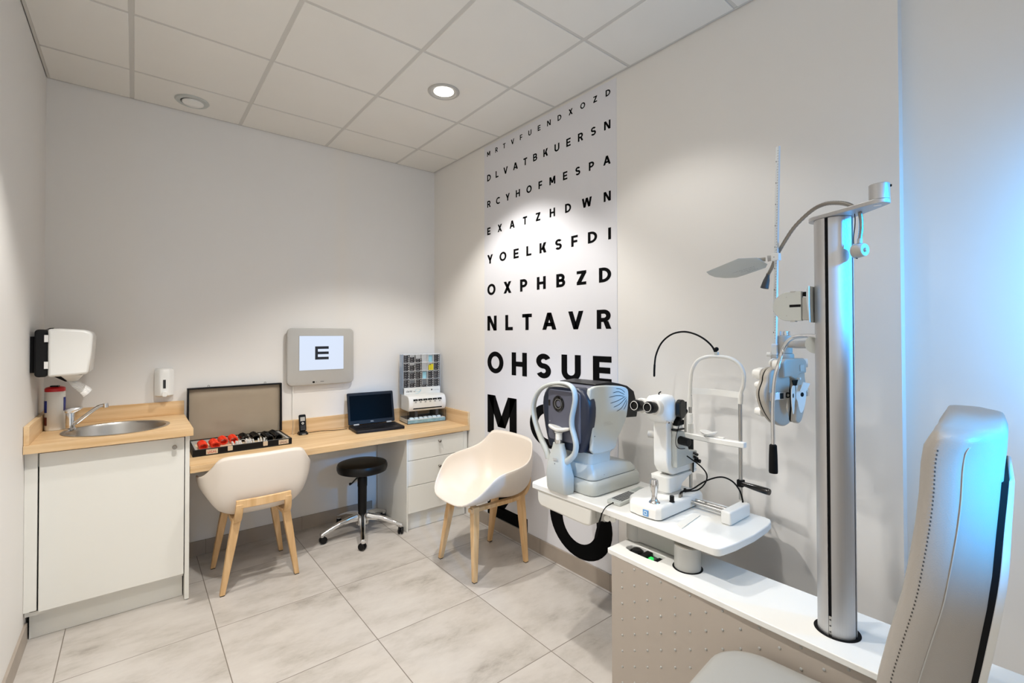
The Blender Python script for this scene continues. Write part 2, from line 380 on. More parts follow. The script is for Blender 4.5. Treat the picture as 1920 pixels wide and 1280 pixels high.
# ------------------------------------------------------------------ eye chart on the right wall
def glyphs(t):
    """sans capitals as lists of polygons, cap height 1"""
    h = t*1.12; G = {}
    R = lambda x0, y0, x1, y1: [(x0, y0), (x1, y0), (x1, y1), (x0, y1)]
    D = lambda x0, y0, x1, y1, w=h: [(x0, y0), (x0+w, y0), (x1+w, y1), (x1, y1)]
    def A(cx, cy, rx, ry, a0, a1, n=20):
        q = []
        for i in range(n):
            p, r = math.radians(a0+(a1-a0)*i/n), math.radians(a0+(a1-a0)*(i+1)/n)
            q.append([(cx+rx*math.cos(p), cy+ry*math.sin(p)), (cx+rx*math.cos(r), cy+ry*math.sin(r)),
                      (cx+(rx-t)*math.cos(r), cy+(ry-t)*math.sin(r)), (cx+(rx-t)*math.cos(p), cy+(ry-t)*math.sin(p))])
        return q
    G['A'] = (0.84, [D(0, 0, 0.42-h/2, 1), D(0.84-h, 0, 0.42-h/2, 1), R(0.20, 0.2, 0.64, 0.2+t)])
    def bowl(x0, y0, y1, w):
        ry = (y1-y0)/2; xm = max(x0, w-ry)
        return [R(x0, y1-t, xm, y1), R(x0, y0, xm, y0+t)] + A(xm, (y0+y1)/2, w-xm, ry, -90, 90)
    G['B'] = (0.66, [R(0, 0, t, 1)] + bowl(t, 0.5-t/2, 1, 0.62) + bowl(t, 0, 0.5+t/2, 0.66))
    G['C'] = (0.74, A(0.46, 0.5, 0.46, 0.5, 48, 312, 28))
    G['D'] = (0.74, [R(0, 0, t, 1)] + bowl(t, 0, 1, 0.74))
    G['E'] = (0.60, [R(0, 0, t, 1), R(t, 0, 0.60, t), R(t, 1-t, 0.60, 1), R(t, 0.5-t/2, 0.56, 0.5+t/2)])
    G['F'] = (0.57, [R(0, 0, t, 1), R(t, 1-t, 0.57, 1), R(t, 0.46-t/2, 0.53, 0.46+t/2)])
    G['H'] = (0.72, [R(0, 0, t, 1), R(0.72-t, 0, 0.72, 1), R(t, 0.5-t/2, 0.72-t, 0.5+t/2)])
    G['I'] = (t, [R(0, 0, t, 1)])
    G['K'] = (0.70, [R(0, 0, t, 1), D(t*0.7, 0.30, 0.69-h*1.15, 1, h*1.15), D(0.70-h*1.15, 0, 0.24, 0.55, h*1.15)])
    G['L'] = (0.55, [R(0, 0, t, 1), R(t, 0, 0.55, t)])
    G['M'] = (0.86, [R(0, 0, t, 1), R(0.86-t, 0, 0.86, 1), D(0.43-h/2, 0.2, t*0.1, 1), D(0.43-h/2, 0.2, 0.86-h-t*0.1, 1)])
    G['N'] = (0.74, [R(0, 0, t, 1), R(0.74-t, 0, 0.74, 1), D(0.74-h, 0, 0, 1)])
    G['O'] = (0.86, A(0.43, 0.5, 0.43, 0.5, 0, 360, 40))
    G['P'] = (0.64, [R(0, 0, t, 1)] + bowl(t, 0.33, 1, 0.64))
    G['R'] = (0.68, [R(0, 0, t, 1)] + bowl(t, 0.36, 1, 0.65) + [D(0.68-h, 0, 0.30, 0.40)])
    r = (1+t)/4
    G['S'] = (0.62, A(0.31, 1-r, 0.31, r, 25, 270) + A(0.31, r, 0.31, r, -155, 90))
    G['T'] = (0.64, [R(0.32-t/2, 0, 0.32+t/2, 1), R(0, 1-t, 0.64, 1)])
    G['U'] = (0.71, [R(0, 0.36, t, 1), R(0.71-t, 0.36, 0.71, 1)] + A(0.355, 0.36, 0.355, 0.36, 180, 360))
    G['V'] = (0.80, [D(0.40-h/2, 0, 0, 1), D(0.40-h/2, 0, 0.80-h, 1)])
    G['W'] = (1.12, [D(0.30-h/2, 0, 0, 1), D(0.30-h/2, 0, 0.56-h/2, 1), D(0.82-h/2, 0, 0.56-h/2, 1), D(0.82-h/2, 0, 1.12-h, 1)])
    G['X'] = (0.74, [D(0, 0, 0.73-h, 1, h*1.05), D(0.74-h, 0, 0.01, 1, h*1.05)])
    G['Y'] = (0.74, [R(0.37-t/2, 0, 0.37+t/2, 0.44), D(0.37-h/2, 0.36, 0, 1), D(0.37-h/2, 0.36, 0.74-h, 1)])
    G['Z'] = (0.64, [R(0, 0, 0.64, t), R(0, 1-t, 0.64, 1), D(0, t*0.8, 0.64-h*1.25, 1-t*0.8, h*1.25)])
    return G
b = B().box(-0.0022, -0.0002, -2.114, -0.803, 0.098, 2.985)
b.m(1)
ROWS = [('MRTVFUENDXOZD', 2.901, 0.038, .19), ('DLVATBKUERSN', 2.704, 0.052, .195), ('RCYHOFMESPA', 2.496, 0.053, .20), ('EXATZHDWN', 2.279, 0.058, .205),
        ('YOELKSFDI', 2.051, 0.070, .21), ('OXPHBZD', 1.803, 0.088, .215), ('NLTAVR', 1.526, 0.115, .215), ('OHSUE', 1.196, 0.168, .215), ('MC', 0.731, 0.295, .20), ('ZO', 0.098, 0.475, .195)]
YL, YR = -0.842, -2.072
for txt, z0, hh, wt in ROWS:
    G = glyphs(wt); k = 1.42 if hh > 0.06 else 1.25
    if txt == 'ZO': k = 1.12*1.3
    sx = hh*k
    ws = [G[c][0]*sx for c in txt]
    gap = (YL-YR-sum(ws))/(len(txt)-1)
    if txt == 'MC': gap = 0.145
    if txt == 'ZO': ws = [0.478, 0.525]; gap = 0.228
    x = 0
    for c, wd in zip(txt, ws):
        s_ = wd/G[c][0]
        for pl in G[c][1]: b.poly([(-0.0028, YL-(x+px*s_), z0+py*hh) for px, py in pl])
        x += wd+gap
o = b.out('eye_chart', [M['chart'], M['ink']])
tag(o, 'tall white eye test chart with rows of black letters on the right wall', 'eye chart')

# ------------------------------------------------------------------ sink unit
t = thing('sink_cabinet', 'white sink cabinet with one wide door in the left corner', 'cabinet', (-2.24, -0.3, 0))
b = B()
for q in ((-2.572, -2.555, -0.575, -0.02, 0.13, 0.925), (-1.960, -1.945, -0.575, -0.02, 0.13, 0.925), (-2.555, -1.960, -0.575, -0.02, 0.13, 0.148), (-2.555, -1.960, -0.030, -0.02, 0.148, 0.925), (-2.555, -1.960, -0.575, -0.56, 0.85, 0.925)): b.box(*q)
b.out('carcass', M['lam'], t)
d = B().box(-2.522, -1.943, -0.600, -0.5765, 0.150, 0.918).out('door', M['lam'], t, bevel=0.0015)
B().lathe([(0.005, 0), (0.005, 0.012), (0.011, 0.016), (0.0115, 0.026), (0.009, 0.029), (0, 0.029)], (-1.989, -0.600, 0.872), (0, -1, 0), 20).out('knob', M['knob'], d)
B().box(-2.5735, -2.528, -0.598, -0.5765, 0.160, 0.926).out('filler_panel', M['lam'], t, bevel=0.001)
B().box(-2.560, -1.945, -0.530, -0.512, 0.002, 0.129).out('plinth', M['lam'], t)
B().box(-1.939, -1.918, -0.600, -0.02, 0.004, 0.925).out('end_panel', M['lam'], t, bevel=0.001)

t = thing('sink_worktop', 'short oak worktop with upstands around the round sink', 'worktop', (-2.24, -0.3, 0.93))
SC = (-2.235, -0.365)
circ = [(SC[0]+0.222*math.cos(2*PI*k/48), SC[1]+0.222*math.sin(2*PI*k/48)) for k in range(48)]
B().holed([(-2.572, -0.002), (-2.572, -0.650), (-1.905, -0.650), (-1.905, -0.002)], circ, 0.930, 0.970).out('top', M['oak'], t)
B().box(-2.552, -1.905, -0.020, -0.001, 0.9705, 1.058).out('upstand', M['oak'], t, bevel=0.001)
B().box(-2.5725, -2.553, -0.640, -0.001, 0.9705, 1.060).out('upstand', M['oaky'], t, bevel=0.001)

t = thing('round_sink', 'round stainless steel basin let into the oak worktop', 'sink', (SC[0], SC[1], 0.97))
B().lathe([(0.236, 0.0008), (0.237, 0.003), (0.230, 0.0045), (0.219, 0.002), (0.212, -0.012), (0.204, -0.09), (0.185, -0.125), (0.15, -0.14), (0.04, -0.145), (0.0, -0.145)], (SC[0], SC[1], 0.97), n=56, cap=False).out('basin', M['steel'], t)
B().lathe([(0.0, -0.143), (0.03, -0.143), (0.036, -0.1435)], (SC[0], SC[1], 0.97), n=24, cap=False).out('drain', M['chrome'], t)
B().box(SC[0]-0.19, SC[0]-0.187, SC[1]-0.055, SC[1]-0.025, 0.93, 0.955).out('overflow', M['black'], t)

t = thing('mixer_tap', 'chrome mixer tap with a long angled spout over the sink', 'tap', (-2.44, -0.262, 0.97))
c = (-2.44, -0.262)
B().lathe([(0.027, 0.0005), (0.027, 0.008), (0.021, 0.012), (0.0205, 0.09), (0.019, 0.095), (0, 0.095)], (c[0], c[1], 0.97), n=24).out('body', M['chrome'], t)
B().tube(cr([(c[0]+0.005, c[1], 1.0), (c[0]+0.03, c[1]-0.012, 1.012), (c[0]+0.065, c[1]-0.02, 1.045), (c[0]+0.11, c[1]-0.03, 1.085), (c[0]+0.132, c[1]-0.034, 1.096), (c[0]+0.150, c[1]-0.037, 1.098)], 5), 0.0095, 12).out('spout', M['chrome'], t)
B().cyl((c[0]+0.148, c[1]-0.037, 1.108), (c[0]+0.150, c[1]-0.037, 1.084), 0.0125).out('aerator', M['chrome'], t, bevel=0.001)
B().loft([[(c[0]+x, c[1]+y, z) for x, y in rrect(-a, a2, -0.019, 0.019, 0.012, 4)] for a, a2, z in ((0.021, 0.021, 1.066), (0.024, 0.04, 1.076), (0.02, 0.052, 1.086), (0.005, 0.05, 1.092))]).out('lever', M['chrome'], t)

# ------------------------------------------------------------------ soap dispenser, towel dispenser, wipes
t = thing('soap_dispenser', 'white soap dispenser with a small level window on the back wall', 'soap dispenser', (-2.013, -0.04, 1.09))
sec = lambda x0, x1, d: [(x0, -0.001), (x0, -d*0.55), (x0+0.02, -d*0.9), (x0+0.03, -d), (x1-0.03, -d), (x1-0.02, -d*0.9), (x1, -d*0.55), (x1, -0.001)]
B().loft([[(x, y, z) for x, y in sec(-2.064+i, -1.962-i, d)] for z, i, d in ((1.098, 0.008, 0.06), (1.106, 0.001, 0.074), (1.25, 0.0, 0.068), (1.272, 0.002, 0.058), (1.279, 0.008, 0.045))]).out('housing', M['white'], t)
B().box(-2.0205, -2.0065, -0.0745, -0.067, 1.152, 1.207).out('level_window', M['gloss'], t, bevel=0.001)
B().loft([[(x, -y, z) for x, z in rrect(-2.0265, -1.9985, 1.098, 1.132, 0.011, 4)] for y in (0.066, 0.084, 0.088)]).out('push_button', M['white'], t, bevel=0.002)

t = thing('towel_dispenser', 'white and black paper towel dispenser mounted on the left wall', 'paper towel dispenser', (-2.47, -0.34, 1.28))
def pr(x0, x1, z0, z1, r): return rrect(x0, x1, z0, z1, r, 4)
B().box(-2.5735, -2.555, -0.472, -0.21, 1.305, 1.488).out('wall_plate', M['blackm'], t)
B().prism(pr(-2.556, -2.506, 1.283, 1.524, 0.016), 'y', -0.497, -0.18).out('back_housing', M['black'], t, bevel=0.006)
cov = [(-2.508, 1.281), (-2.508, 1.527), (-2.46, 1.529), (-2.37, 1.523), (-2.342, 1.510), (-2.337, 1.49), (-2.342, 1.40), (-2.350, 1.30), (-2.358, 1.290), (-2.40, 1.286)]
o = B().prism(cov, 'y', -0.502, -0.175).out('cover', M['white'], t, bevel=0.014, seg=3)
for z in (1.46, 1.325): B().box(-2.520, -2.505, -0.503, -0.4995, z, z+0.036).out('hinge', M['white'], t)
for z in (1.452, 1.497, 1.318, 1.362): B().box(-2.517, -2.506, -0.504, -0.5, z, z+0.006).out('hinge_gap', M['blackm'], t)
B().loft([[(-2.47, -0.42, 1.282), (-2.38, -0.42, 1.282), (-2.38, -0.26, 1.282), (-2.47, -0.26, 1.282)], [(-2.445, -0.37, 1.247), (-2.405, -0.37, 1.247), (-2.405, -0.31, 1.247), (-2.445, -0.31, 1.247)]]).out('outlet_cone', M['white'], t, bevel=0.004)
B().loft([[(-2.497, -0.425, 1.2825), (-2.471, -0.425, 1.2825), (-2.471, -0.26, 1.2825), (-2.497, -0.26, 1.2825)], [(-2.452, -0.375, 1.247), (-2.4455, -0.375, 1.247), (-2.4455, -0.31, 1.247), (-2.452, -0.31, 1.247)]]).out('outlet_back', M['blackm'], t)
B().prism([(-2.53, 1.5245), (-2.503, 1.5295), (-2.50, 1.534), (-2.515, 1.533)], 'y', -0.36, -0.33).out('lock', M['black'], t)
b = B()
pa = cr([(-2.440, -0.365, 1.245), (-2.428, -0.385, 1.225), (-2.405, -0.40, 1.20), (-2.385, -0.405, 1.175), (-2.378, -0.40, 1.158)], 4)
pb = cr([(-2.420, -0.315, 1.246), (-2.398, -0.325, 1.238), (-2.372, -0.345, 1.222), (-2.352, -0.36, 1.205), (-2.345, -0.365, 1.196)], 4)
for i in range(len(pa)-1):
    m0 = (pa[i]+pb[i])/2+Vector((0.006, -0.010, 0.004)); m1 = (pa[i+1]+pb[i+1])/2+Vector((0.006, -0.010, 0.004))
    b.poly([pa[i], m0, m1, pa[i+1]]); b.poly([m0, pb[i], pb[i+1], m1])
tag(b.out('paper_towel', M['paper'], solid=0.0008), 'white paper towel hanging from the wall dispenser above the red-lidded tub', 'paper towel')

t = thing('wipes_tub', 'white wipes tub with red lid and blue labels beside the tap', 'tub', (-2.507, -0.2, 0.97))
def oct_(r, z, q=0.8): return [(-2.507+r*math.copysign(abs(math.cos(a))**q, math.cos(a)), -0.197+r*math.copysign(abs(math.sin(a))**q, math.sin(a)), z) for a in [2*PI*(k+.5)/32 for k in range(32)]]
B().loft([oct_(0.040, 0.971), oct_(0.0425, 0.975), oct_(0.0425, 1.175), oct_(0.041, 1.183)]).out('body', M['white'], t)
B().loft([oct_(0.0425, 1.1835), oct_(0.0425, 1.200), oct_(0.038, 1.206), oct_(0.02, 1.212)]).out('lid', M['redcap'], t)
B().prism([(-2.525, -0.225), (-2.492, -0.235), (-2.486, -0.215), (-2.52, -0.2)], 'z', 1.2105, 1.217).out('flap', M['black'], t)
lab = lambda a0, a1, z0, z1, r: [[(-2.507+r*math.copysign(abs(math.cos(a))**.8, math.cos(a)), -0.197+r*math.copysign(abs(math.sin(a))**.8, math.sin(a)), z) for z in (z0, z1)] for a in [math.radians(a0+(a1-a0)*i/6) for i in range(7)]]
for a0, a1, z0, z1, mm in ((180, 232, 1.07, 1.135, 'blue'), (180, 232, 1.0, 1.045, 'darkred'), (-35, 8, 1.075, 1.15, 'blue')):
    b = B(); L = lab(a0, a1, z0, z1, 0.0431)
    for i in range(6): b.poly([L[i][0], L[i+1][0], L[i+1][1], L[i][1]])
    b.out('label', M[mm], t, solid=0.0004)

# ------------------------------------------------------------------ desk worktop and drawer unit
t = thing('desk_worktop', 'long oak desk worktop with upstands along the back wall', 'worktop', (-0.95, -0.3, 0.70))
B().box(-1.915, -0.001, -0.589, -0.001, 0.704, 0.744).out('top', M['oak'], t, bevel=0.001)
B().box(-1.912, -0.021, -0.019, -0.001, 0.7445, 0.850).out('upstand', M['oak'], t, bevel=0.001)
B().box(-0.0202, -0.001, -0.589, -0.001, 0.7445, 0.853).out('upstand', M['oaky'], t, bevel=0.001)
B().box(-1.912, -0.58, -0.022, -0.001, 0.555, 0.7035).out('support_batten', M['lam'], t, bevel=0.001)
B().box(-1.300, -1.262, -0.44, -0.40, 0.690, 0.7038).out('bracket', M['knob'], t)

t = thing('drawer_unit', 'white three-drawer unit under the right end of the desk', 'drawer unit', (-0.3, -0.3, 0))
B().box(-0.5605, -0.5515, -0.572, -0.024, 0.002, 0.7035).out('side_panel', M['lam'], t, bevel=0.001)
B().box(-0.5515, -0.013, -0.545, -0.024, 0.12, 0.703).out('carcass', M['lam'], t)
B().box(-0.051, -0.013, -0.568, -0.5455, 0.12, 0.703).out('filler_panel', M['lam'], t, bevel=0.001)
B().box(-0.5515, -0.013, -0.530, -0.51, 0.002, 0.119).out('plinth', M['lam'], t)
for z0, z1, zk in ((0.537, 0.697, 0.655), (0.343, 0.533, 0.460), (0.137, 0.339, 0.266)):
    d = B().box(-0.5495, -0.0535, -0.572, -0.5455, z0, z1).out('drawer', M['lam'], t, bevel=0.0015)
    B().lathe([(0.005, 0), (0.005, 0.012), (0.011, 0.016), (0.0115, 0.026), (0.009, 0.029), (0, 0.029)], (-0.285, -0.572, zk), (0, -1, 0), 20).out('knob', M['knob'], d)

# ------------------------------------------------------------------ acuity screen on the back wall
t = thing('wall_monitor', 'grey wall monitor showing a single black E on the back wall', 'monitor', (-1.02, -0.02, 1.105))
x0, x1, z0, z1 = -1.278, -0.771, 1.107, 1.547
def scr(y, i): return [(x, y, z) for x, z in rrect(x0+i, x1-i, z0+i, z1-i, 0.038-i*0.5, 6)]
B().loft([scr(-0.001, 0.012), scr(-0.030, 0.001), scr(-0.036, 0.0), scr(-0.043, 0.004), scr(-0.045, 0.010)]).out('housing', M['silverp'], t)
B().box(-1.194, -0.852, -0.0462, -0.0448, 1.219, 1.491).out('bezel', M['mgrey'], t)
s_ = B().box(-1.190, -0.856, -0.0470, -0.0460, 1.223, 1.487).out('screen', M['screen'], t)
b = B(); q = 0.0206; ex, ez = -1.0755, 1.303
for r in ((0, 0, q, 5*q), (q, 0, 5*q, q), (q, 2*q, 5*q, 3*q), (q, 4*q, 5*q, 5*q)): b.box(ex+r[0], ex+r[2], -0.0476, -0.0469, ez+r[1], ez+r[3])
b.out('optotype', M['letter'], s_)
B().lathe([(0, 0), (0.0095, 0), (0.0095, 0.0012), (0, 0.0012)], (-1.085, -0.0448, 1.130), (0, -1, 0), 20, sy=0.75).out('sensor', M['gloss'], t)
B().cyl((-1.064, -0.0448, 1.130), (-1.064, -0.046, 1.130), 0.0025, n=10).out('status_light', M['dgrey'], t)
B().box(-1.035, -1.008, -0.0456, -0.0448, 1.131, 1.1345).out('name_mark', M['dgrey'], t)
t = tag(B().box(-1.230, -1.221, -0.010, -0.001, 0.8505, 1.108).out('cable_conduit', M['white'], bevel=0.001), 'thin white cable conduit running down from the wall monitor', 'conduit')
tag(B().tube(cr([(-1.2255, -0.022, 0.8495), (-1.229, -0.024, 0.80), (-1.236, -0.035, 0.7475), (-1.226, -0.05, 0.7472)], 6), 0.0022, 8).out('monitor_cable', M['plate']), 'thin pale cable dropping from the conduit onto the desk', 'cable')

# ------------------------------------------------------------------ trial lens case
t = thing('trial_lens_case', 'open black trial lens case with grey-beige lid lining on the desk', 'lens case', (-1.6, -0.19, 0.7445))
X0, X1, Y0, Y1, Z0, Z1 = -1.885, -1.318, -0.362, -0.026, 0.7455, 0.786
b = B()
b.box(X0, X1, Y0, Y1, Z0, Z0+0.006)
for q in ((X0, X1, Y0, Y0+0.014), (X0, X1, Y1-0.014, Y1), (X0, X0+0.014, Y0+0.014, Y1-0.014), (X1-0.014, X1, Y0+0.014, Y1-0.014)): b.box(*q, Z0+0.006, Z1)
b.out('base', M['black'], t, bevel=0.0015)
b = B()
for q in ((X0+0.0145, X1-0.0145, Y0+0.0145, Y0+0.022), (X0+0.0145, X1-0.0145, Y1-0.03, Y1-0.0145), (X0+0.0145, X0+0.026, Y0+0.022, Y1-0.03), (X1-0.026, X1-0.0145, Y0+0.022, Y1-0.03)): b.box(*q, Z0+0.0065, Z1-0.001)
b.out('inner_rim', M['mgrey'], t)
B().box(X0+0.0265, X1-0.0265, Y0+0.0225, Y1-0.0305, Z0+0.0065, Z0+0.018).out('tray', M['cream'], t)
lidT = Matrix.Translation((0, Y1-0.012, Z1+0.002)) @ Matrix.Rotation(math.radians(-1.5), 4, 'X')
b = B(); b.box(X0-0.006, X1+0.004, 0.006, 0.012, 0.002, 0.352)
for q in ((X0-0.006, X0+0.004, -0.03, 0.006, 0.002, 0.352), (X1-0.006, X1+0.004, -0.03, 0.006, 0.002, 0.352), (X0+0.004, X1-0.006, -0.03, 0.006, 0.342, 0.352)): b.box(*q)
lid = b.out('lid', M['black'], t, bevel=0.0015, T=lidT)
# slightly padded lining
b = B(); nx, nz = 24, 14; g = []
for j in range(nz+1):
    for i in range(nx+1):
        u, v = i/nx, j/nz
        e = min(u, 1-u, v, 1-v)
        y = -0.004-0.010*min(1, e*8) + 0.0016*math.sin(9*u+2*math.sin(5*v))*math.sin(3+7*v+3*u)
        if (u-0.40)**2*30+(v-0.17-0.12*(0.4-u))**2*260 < 1: y += 0.0035
        g.append(b.bm.verts.new((X0+0.0045+u*(X1-X0-0.011), y, 0.004+v*0.3375)))
for j in range(nz):
    for i in range(nx): b._f((g[j*(nx+1)+i], g[j*(nx+1)+i+1], g[(j+1)*(nx+1)+i+1], g[(j+1)*(nx+1)+i]))
b.out('lining', M['lining'], lid, T=lidT, smooth=60)
for x in (X0+0.115, X1-0.105):
    B().torus((x, -0.012, 0.358), 0.006, 0.0016, (0, 1, 0), 14, 6).out('catch_loop', M['knob'], lid, T=lidT)
B().tube([(X1-0.022, Y1-0.04, Z1+0.003), (X1-0.012, Y1-0.028, Z1+0.05), (X1-0.011, Y1-0.03, Z1+0.085)], 0.0022, 8).out('lid_stay', M['knob'], t)
for x in (-1.700, -1.497):
    B().prism(rrect(x, x+0.028, 0.757, 0.786, 0.004, 3), 'y', Y0-0.004, Y0+0.0005).out('latch', M['plate'], t, bevel=0.001)
for x, mm in ((-1.815, 'redcap'), (-1.402, 'darkred')):
    b = B().box(x, x+0.062, Y0-0.0016, Y0-0.0001, 0.752, 0.782); b.m(1)
    for k in range(5):
        xx = x+0.008+k*0.0098
        b.box(xx, xx+0.0022, Y0-0.0019, Y0-0.0015, 0.758, 0.772+0.004*((k*7) % 3)/2)
        b.box(xx, xx+0.007, Y0-0.0019, Y0-0.0015, 0.758+0.005*(k % 2), 0.7615+0.005*(k % 2))
    b.out('nameplate', [M['plate'], M[mm]], t)
# trial lenses: rim and grip tab, standing in rows
def lens_bm():
    b = B()
    R, r = 0.0250, 0.0185
    prof = [(R, -0.0022), (R, 0.0022), (r, 0.0022), (r, -0.0022)]
    rings = [[Vector((p[0]*math.cos(2*PI*k/20), p[1], p[0]*math.sin(2*PI*k/20))) for p in prof] for k in range(20)]
    b.loft(rings, cap=False, closed=True)
    b.box(-0.0035, 0.0035, -0.0012, 0.0012, R-0.001, R+0.0025)
    return b
protos = {}
rowsx = [(-1.822, 'red', -0.300, -0.175), (-1.758, 'red', -0.306, -0.165), (-1.700, 'red', -0.205, -0.10), (-1.640, 'red', -0.195, -0.09),
         (-1.575, 'black', -0.190, -0.085), (-1.510, 'black', -0.20, -0.085), (-1.445, 'black', -0.31, -0.12), (-1.390, 'black', -0.31, -0.10)]
ordn = ['leftmost', 'second', 'third', 'fourth']
for i, (x, colr, ya, yb) in enumerate(rowsx):
    lab_ = ('red-rimmed trial lens in the %s red row of the open black case' if colr == 'red' else 'black-rimmed trial lens in the %s black row of the open case') % ordn[i % 4]
    n = int((yb-ya)/0.0082)
    for k in range(n+1):
        if colr not in protos:
            o = lens_bm().out('trial_lens', M['red'] if colr == 'red' else M['gloss']); protos[colr] = o
        else:
            o = protos[colr].copy(); C.objects.link(o)
        o.location = (x+random.uniform(-.0015, .0015), ya+(yb-ya)*k/n, Z0+0.0185+0.0250)
        o.rotation_euler = (math.radians(28+random.uniform(-3, 3)), random.uniform(-.15, .15), 0)
        tag(o, lab_, 'trial lens', 'trial lenses in the %s %s row' % (ordn[i % 4], colr))
pr0 = None
for k in range(13):
    if pr0 is None:
        b = B().box(-0.0032, 0.0032, -0.012, 0.012, 0.004, 0.036); b.m(1).box(-0.0036, 0.0036, -0.0125, 0.0125, 0.0, 0.004).box(-0.0035, 0.0035, -0.005, 0.005, 0.018, 0.026)
        o = pr0 = b.out('accessory_lens', [M['white'], M['boxd']])
    else:
        o = pr0.copy(); C.objects.link(o)
    o.location = (-1.662+k*0.0128+(0.02 if k > 4 else 0)+(0.02 if k > 8 else 0), -0.300+0.004*math.sin(k*2.1), Z0+0.0182); o.rotation_euler = (0, math.radians(random.uniform(-12, 12)), random.uniform(-.2, .2))
    tag(o, 'white-framed accessory lens standing at the front middle of the open case', 'trial lens', 'accessory lenses in the case')
t = thing('trial_spectacles', 'small silver trial spectacles lying in the middle of the open lens case', 'trial spectacles', (-1.575, -0.235, Z0+0.02))
for s_ in (-1, 1): B().torus((-1.575+s_*0.019, -0.237, Z0+0.034), 0.015, 0.0022, (0, -0.75, 0.6), 22, 8).out('eye_ring', M['chrome'], t)
B().box(-1.580, -1.570, -0.247, -0.24, Z0+0.022, Z0+0.052).out('bridge', M['white'], t, bevel=0.001)
B().tube([(-1.612, -0.235, Z0+0.030), (-1.614, -0.205, Z0+0.024)], 0.0015, 8).out('temple', M['chrome'], t)
B().tube([(-1.538, -0.235, Z0+0.030), (-1.536, -0.205, Z0+0.024)], 0.0015, 8).out('temple', M['chrome'], t)

# ------------------------------------------------------------------ cordless phone, laptop
t = thing('phone_cradle', 'small black charging cradle under the cordless phone on the desk', 'phone cradle', (-1.172, -0.075, 0.745))
B().loft([[(-1.172+x, -0.075+y, z) for x, y in rrect(-a, a, -c, c, 0.01, 3)] for z, a, c in ((0.7452, 0.033, 0.034), (0.752, 0.033, 0.034), (0.764, 0.028, 0.024), (0.768, 0.022, 0.014))]).out('base', M['black'], t)
B().box(-1.184, -1.160, -0.1103, -0.1088, 0.7485, 0.753).out('logo_strip', M['mgrey'], t)
T = Matrix.Translation((-1.172, -0.078, 0.760)) @ Matrix.Rotation(math.radians(-10), 4, 'X')
t = thing('cordless_phone', 'black cordless phone standing in its cradle on the desk', 'phone', (-1.172, -0.078, 0.768))
B().prism(rrect(-0.0245, 0.0245, 0.009, 0.132, 0.010, 4), 'y', -0.010, 0.010).out('handset', M['black'], t, bevel=0.004, T=T)
B().box(-0.0165, 0.0165, -0.0110, -0.0098, 0.083, 0.113).out('display', M['mgrey'], t, T=T)
b = B()
for r in range(4):
    for k in range(3): b.box(-0.016+k*0.0115, -0.007+k*0.0115, -0.0112, -0.0098, 0.016+r*0.0095, 0.0215+r*0.0095)
b.out('keypad', M['dgrey'], t, T=T)
B().torus((0, -0.0105, 0.066), 0.0065, 0.0022, (0, 1, 0), 18, 8).out('navigation_key', M['white'], t, T=T)
tag(B().tube(cr([(-1.139, -0.075, 0.750), (-1.10, -0.06, 0.7475), (-1.02, -0.055, 0.7468), (-0.95, -0.085, 0.7468), (-0.90, -0.10, 0.747), (-0.845, -0.098, 0.7485)], 8), 0.0020, 8).out('phone_cable', M['blackm']), 'thin black cable running across the desk from cradle to laptop', 'cable')

LT = thing('laptop', 'open black laptop with a dark screen on the oak desk', 'laptop', (-0.645, -0.115, 0.7455), math.radians(-5.5))
LTm = wm(LT)
B().prism(rrect(-0.190, 0.190, -0.245, 0.0, 0.012, 3), 'z', 0.0, 0.021).out('base', M['lapb'], LT, local=True, bevel=0.003)
b = B().box(-0.165, 0.165, -0.145, -0.022, 0.0208, 0.0218); b.m(1)
for r in range(6):
    for k in range(16): b.box(-0.162+k*0.0203, -0.1443+k*0.0203, -0.042-r*0.0196, -0.0255-r*0.0196, 0.0216, 0.0232)
b.out('keyboard', [M['blackm'], M['keyd']], LT, local=True)
B().box(-0.055, 0.045, -0.225, -0.160, 0.0208, 0.0214).out('touchpad', M['black'], LT, local=True)
for x in (-0.150, 0.118): B().cyl((x-0.0, -0.006, 0.024), (x+0.042, -0.006, 0.024), 0.007, n=12).out('hinge', M['silverp'], LT, local=True)
T = Matrix.Translation((0, -0.004, 0.023)) @ Matrix.Rotation(math.radians(-13), 4, 'X')
d = B().prism(rrect(-0.190, 0.190, 0.002, 0.258, 0.010, 4), 'y', -0.004, 0.006).out('lid', M['lapb'], LT, local=True, bevel=0.0025, T=T)
s_ = B().box(-0.173, 0.173, -0.0048, -0.0038, 0.034, 0.235).out('screen', M['scroff'], d, local=True, T=T)
b = B(); add_text(b, 'DELL', 0.012, T @ Matrix.Translation((0, -0.0044, 0.019)) @ Matrix.Rotation(PI/2, 4, 'X'), bold=0.0004)
b.out('badge', M['silverp'], d, local=True)
B().cyl((0, -0.0038, 0.247), (0, -0.0046, 0.247), 0.0025, n=10).out('webcam', M['gloss'], d, local=True, T=T)

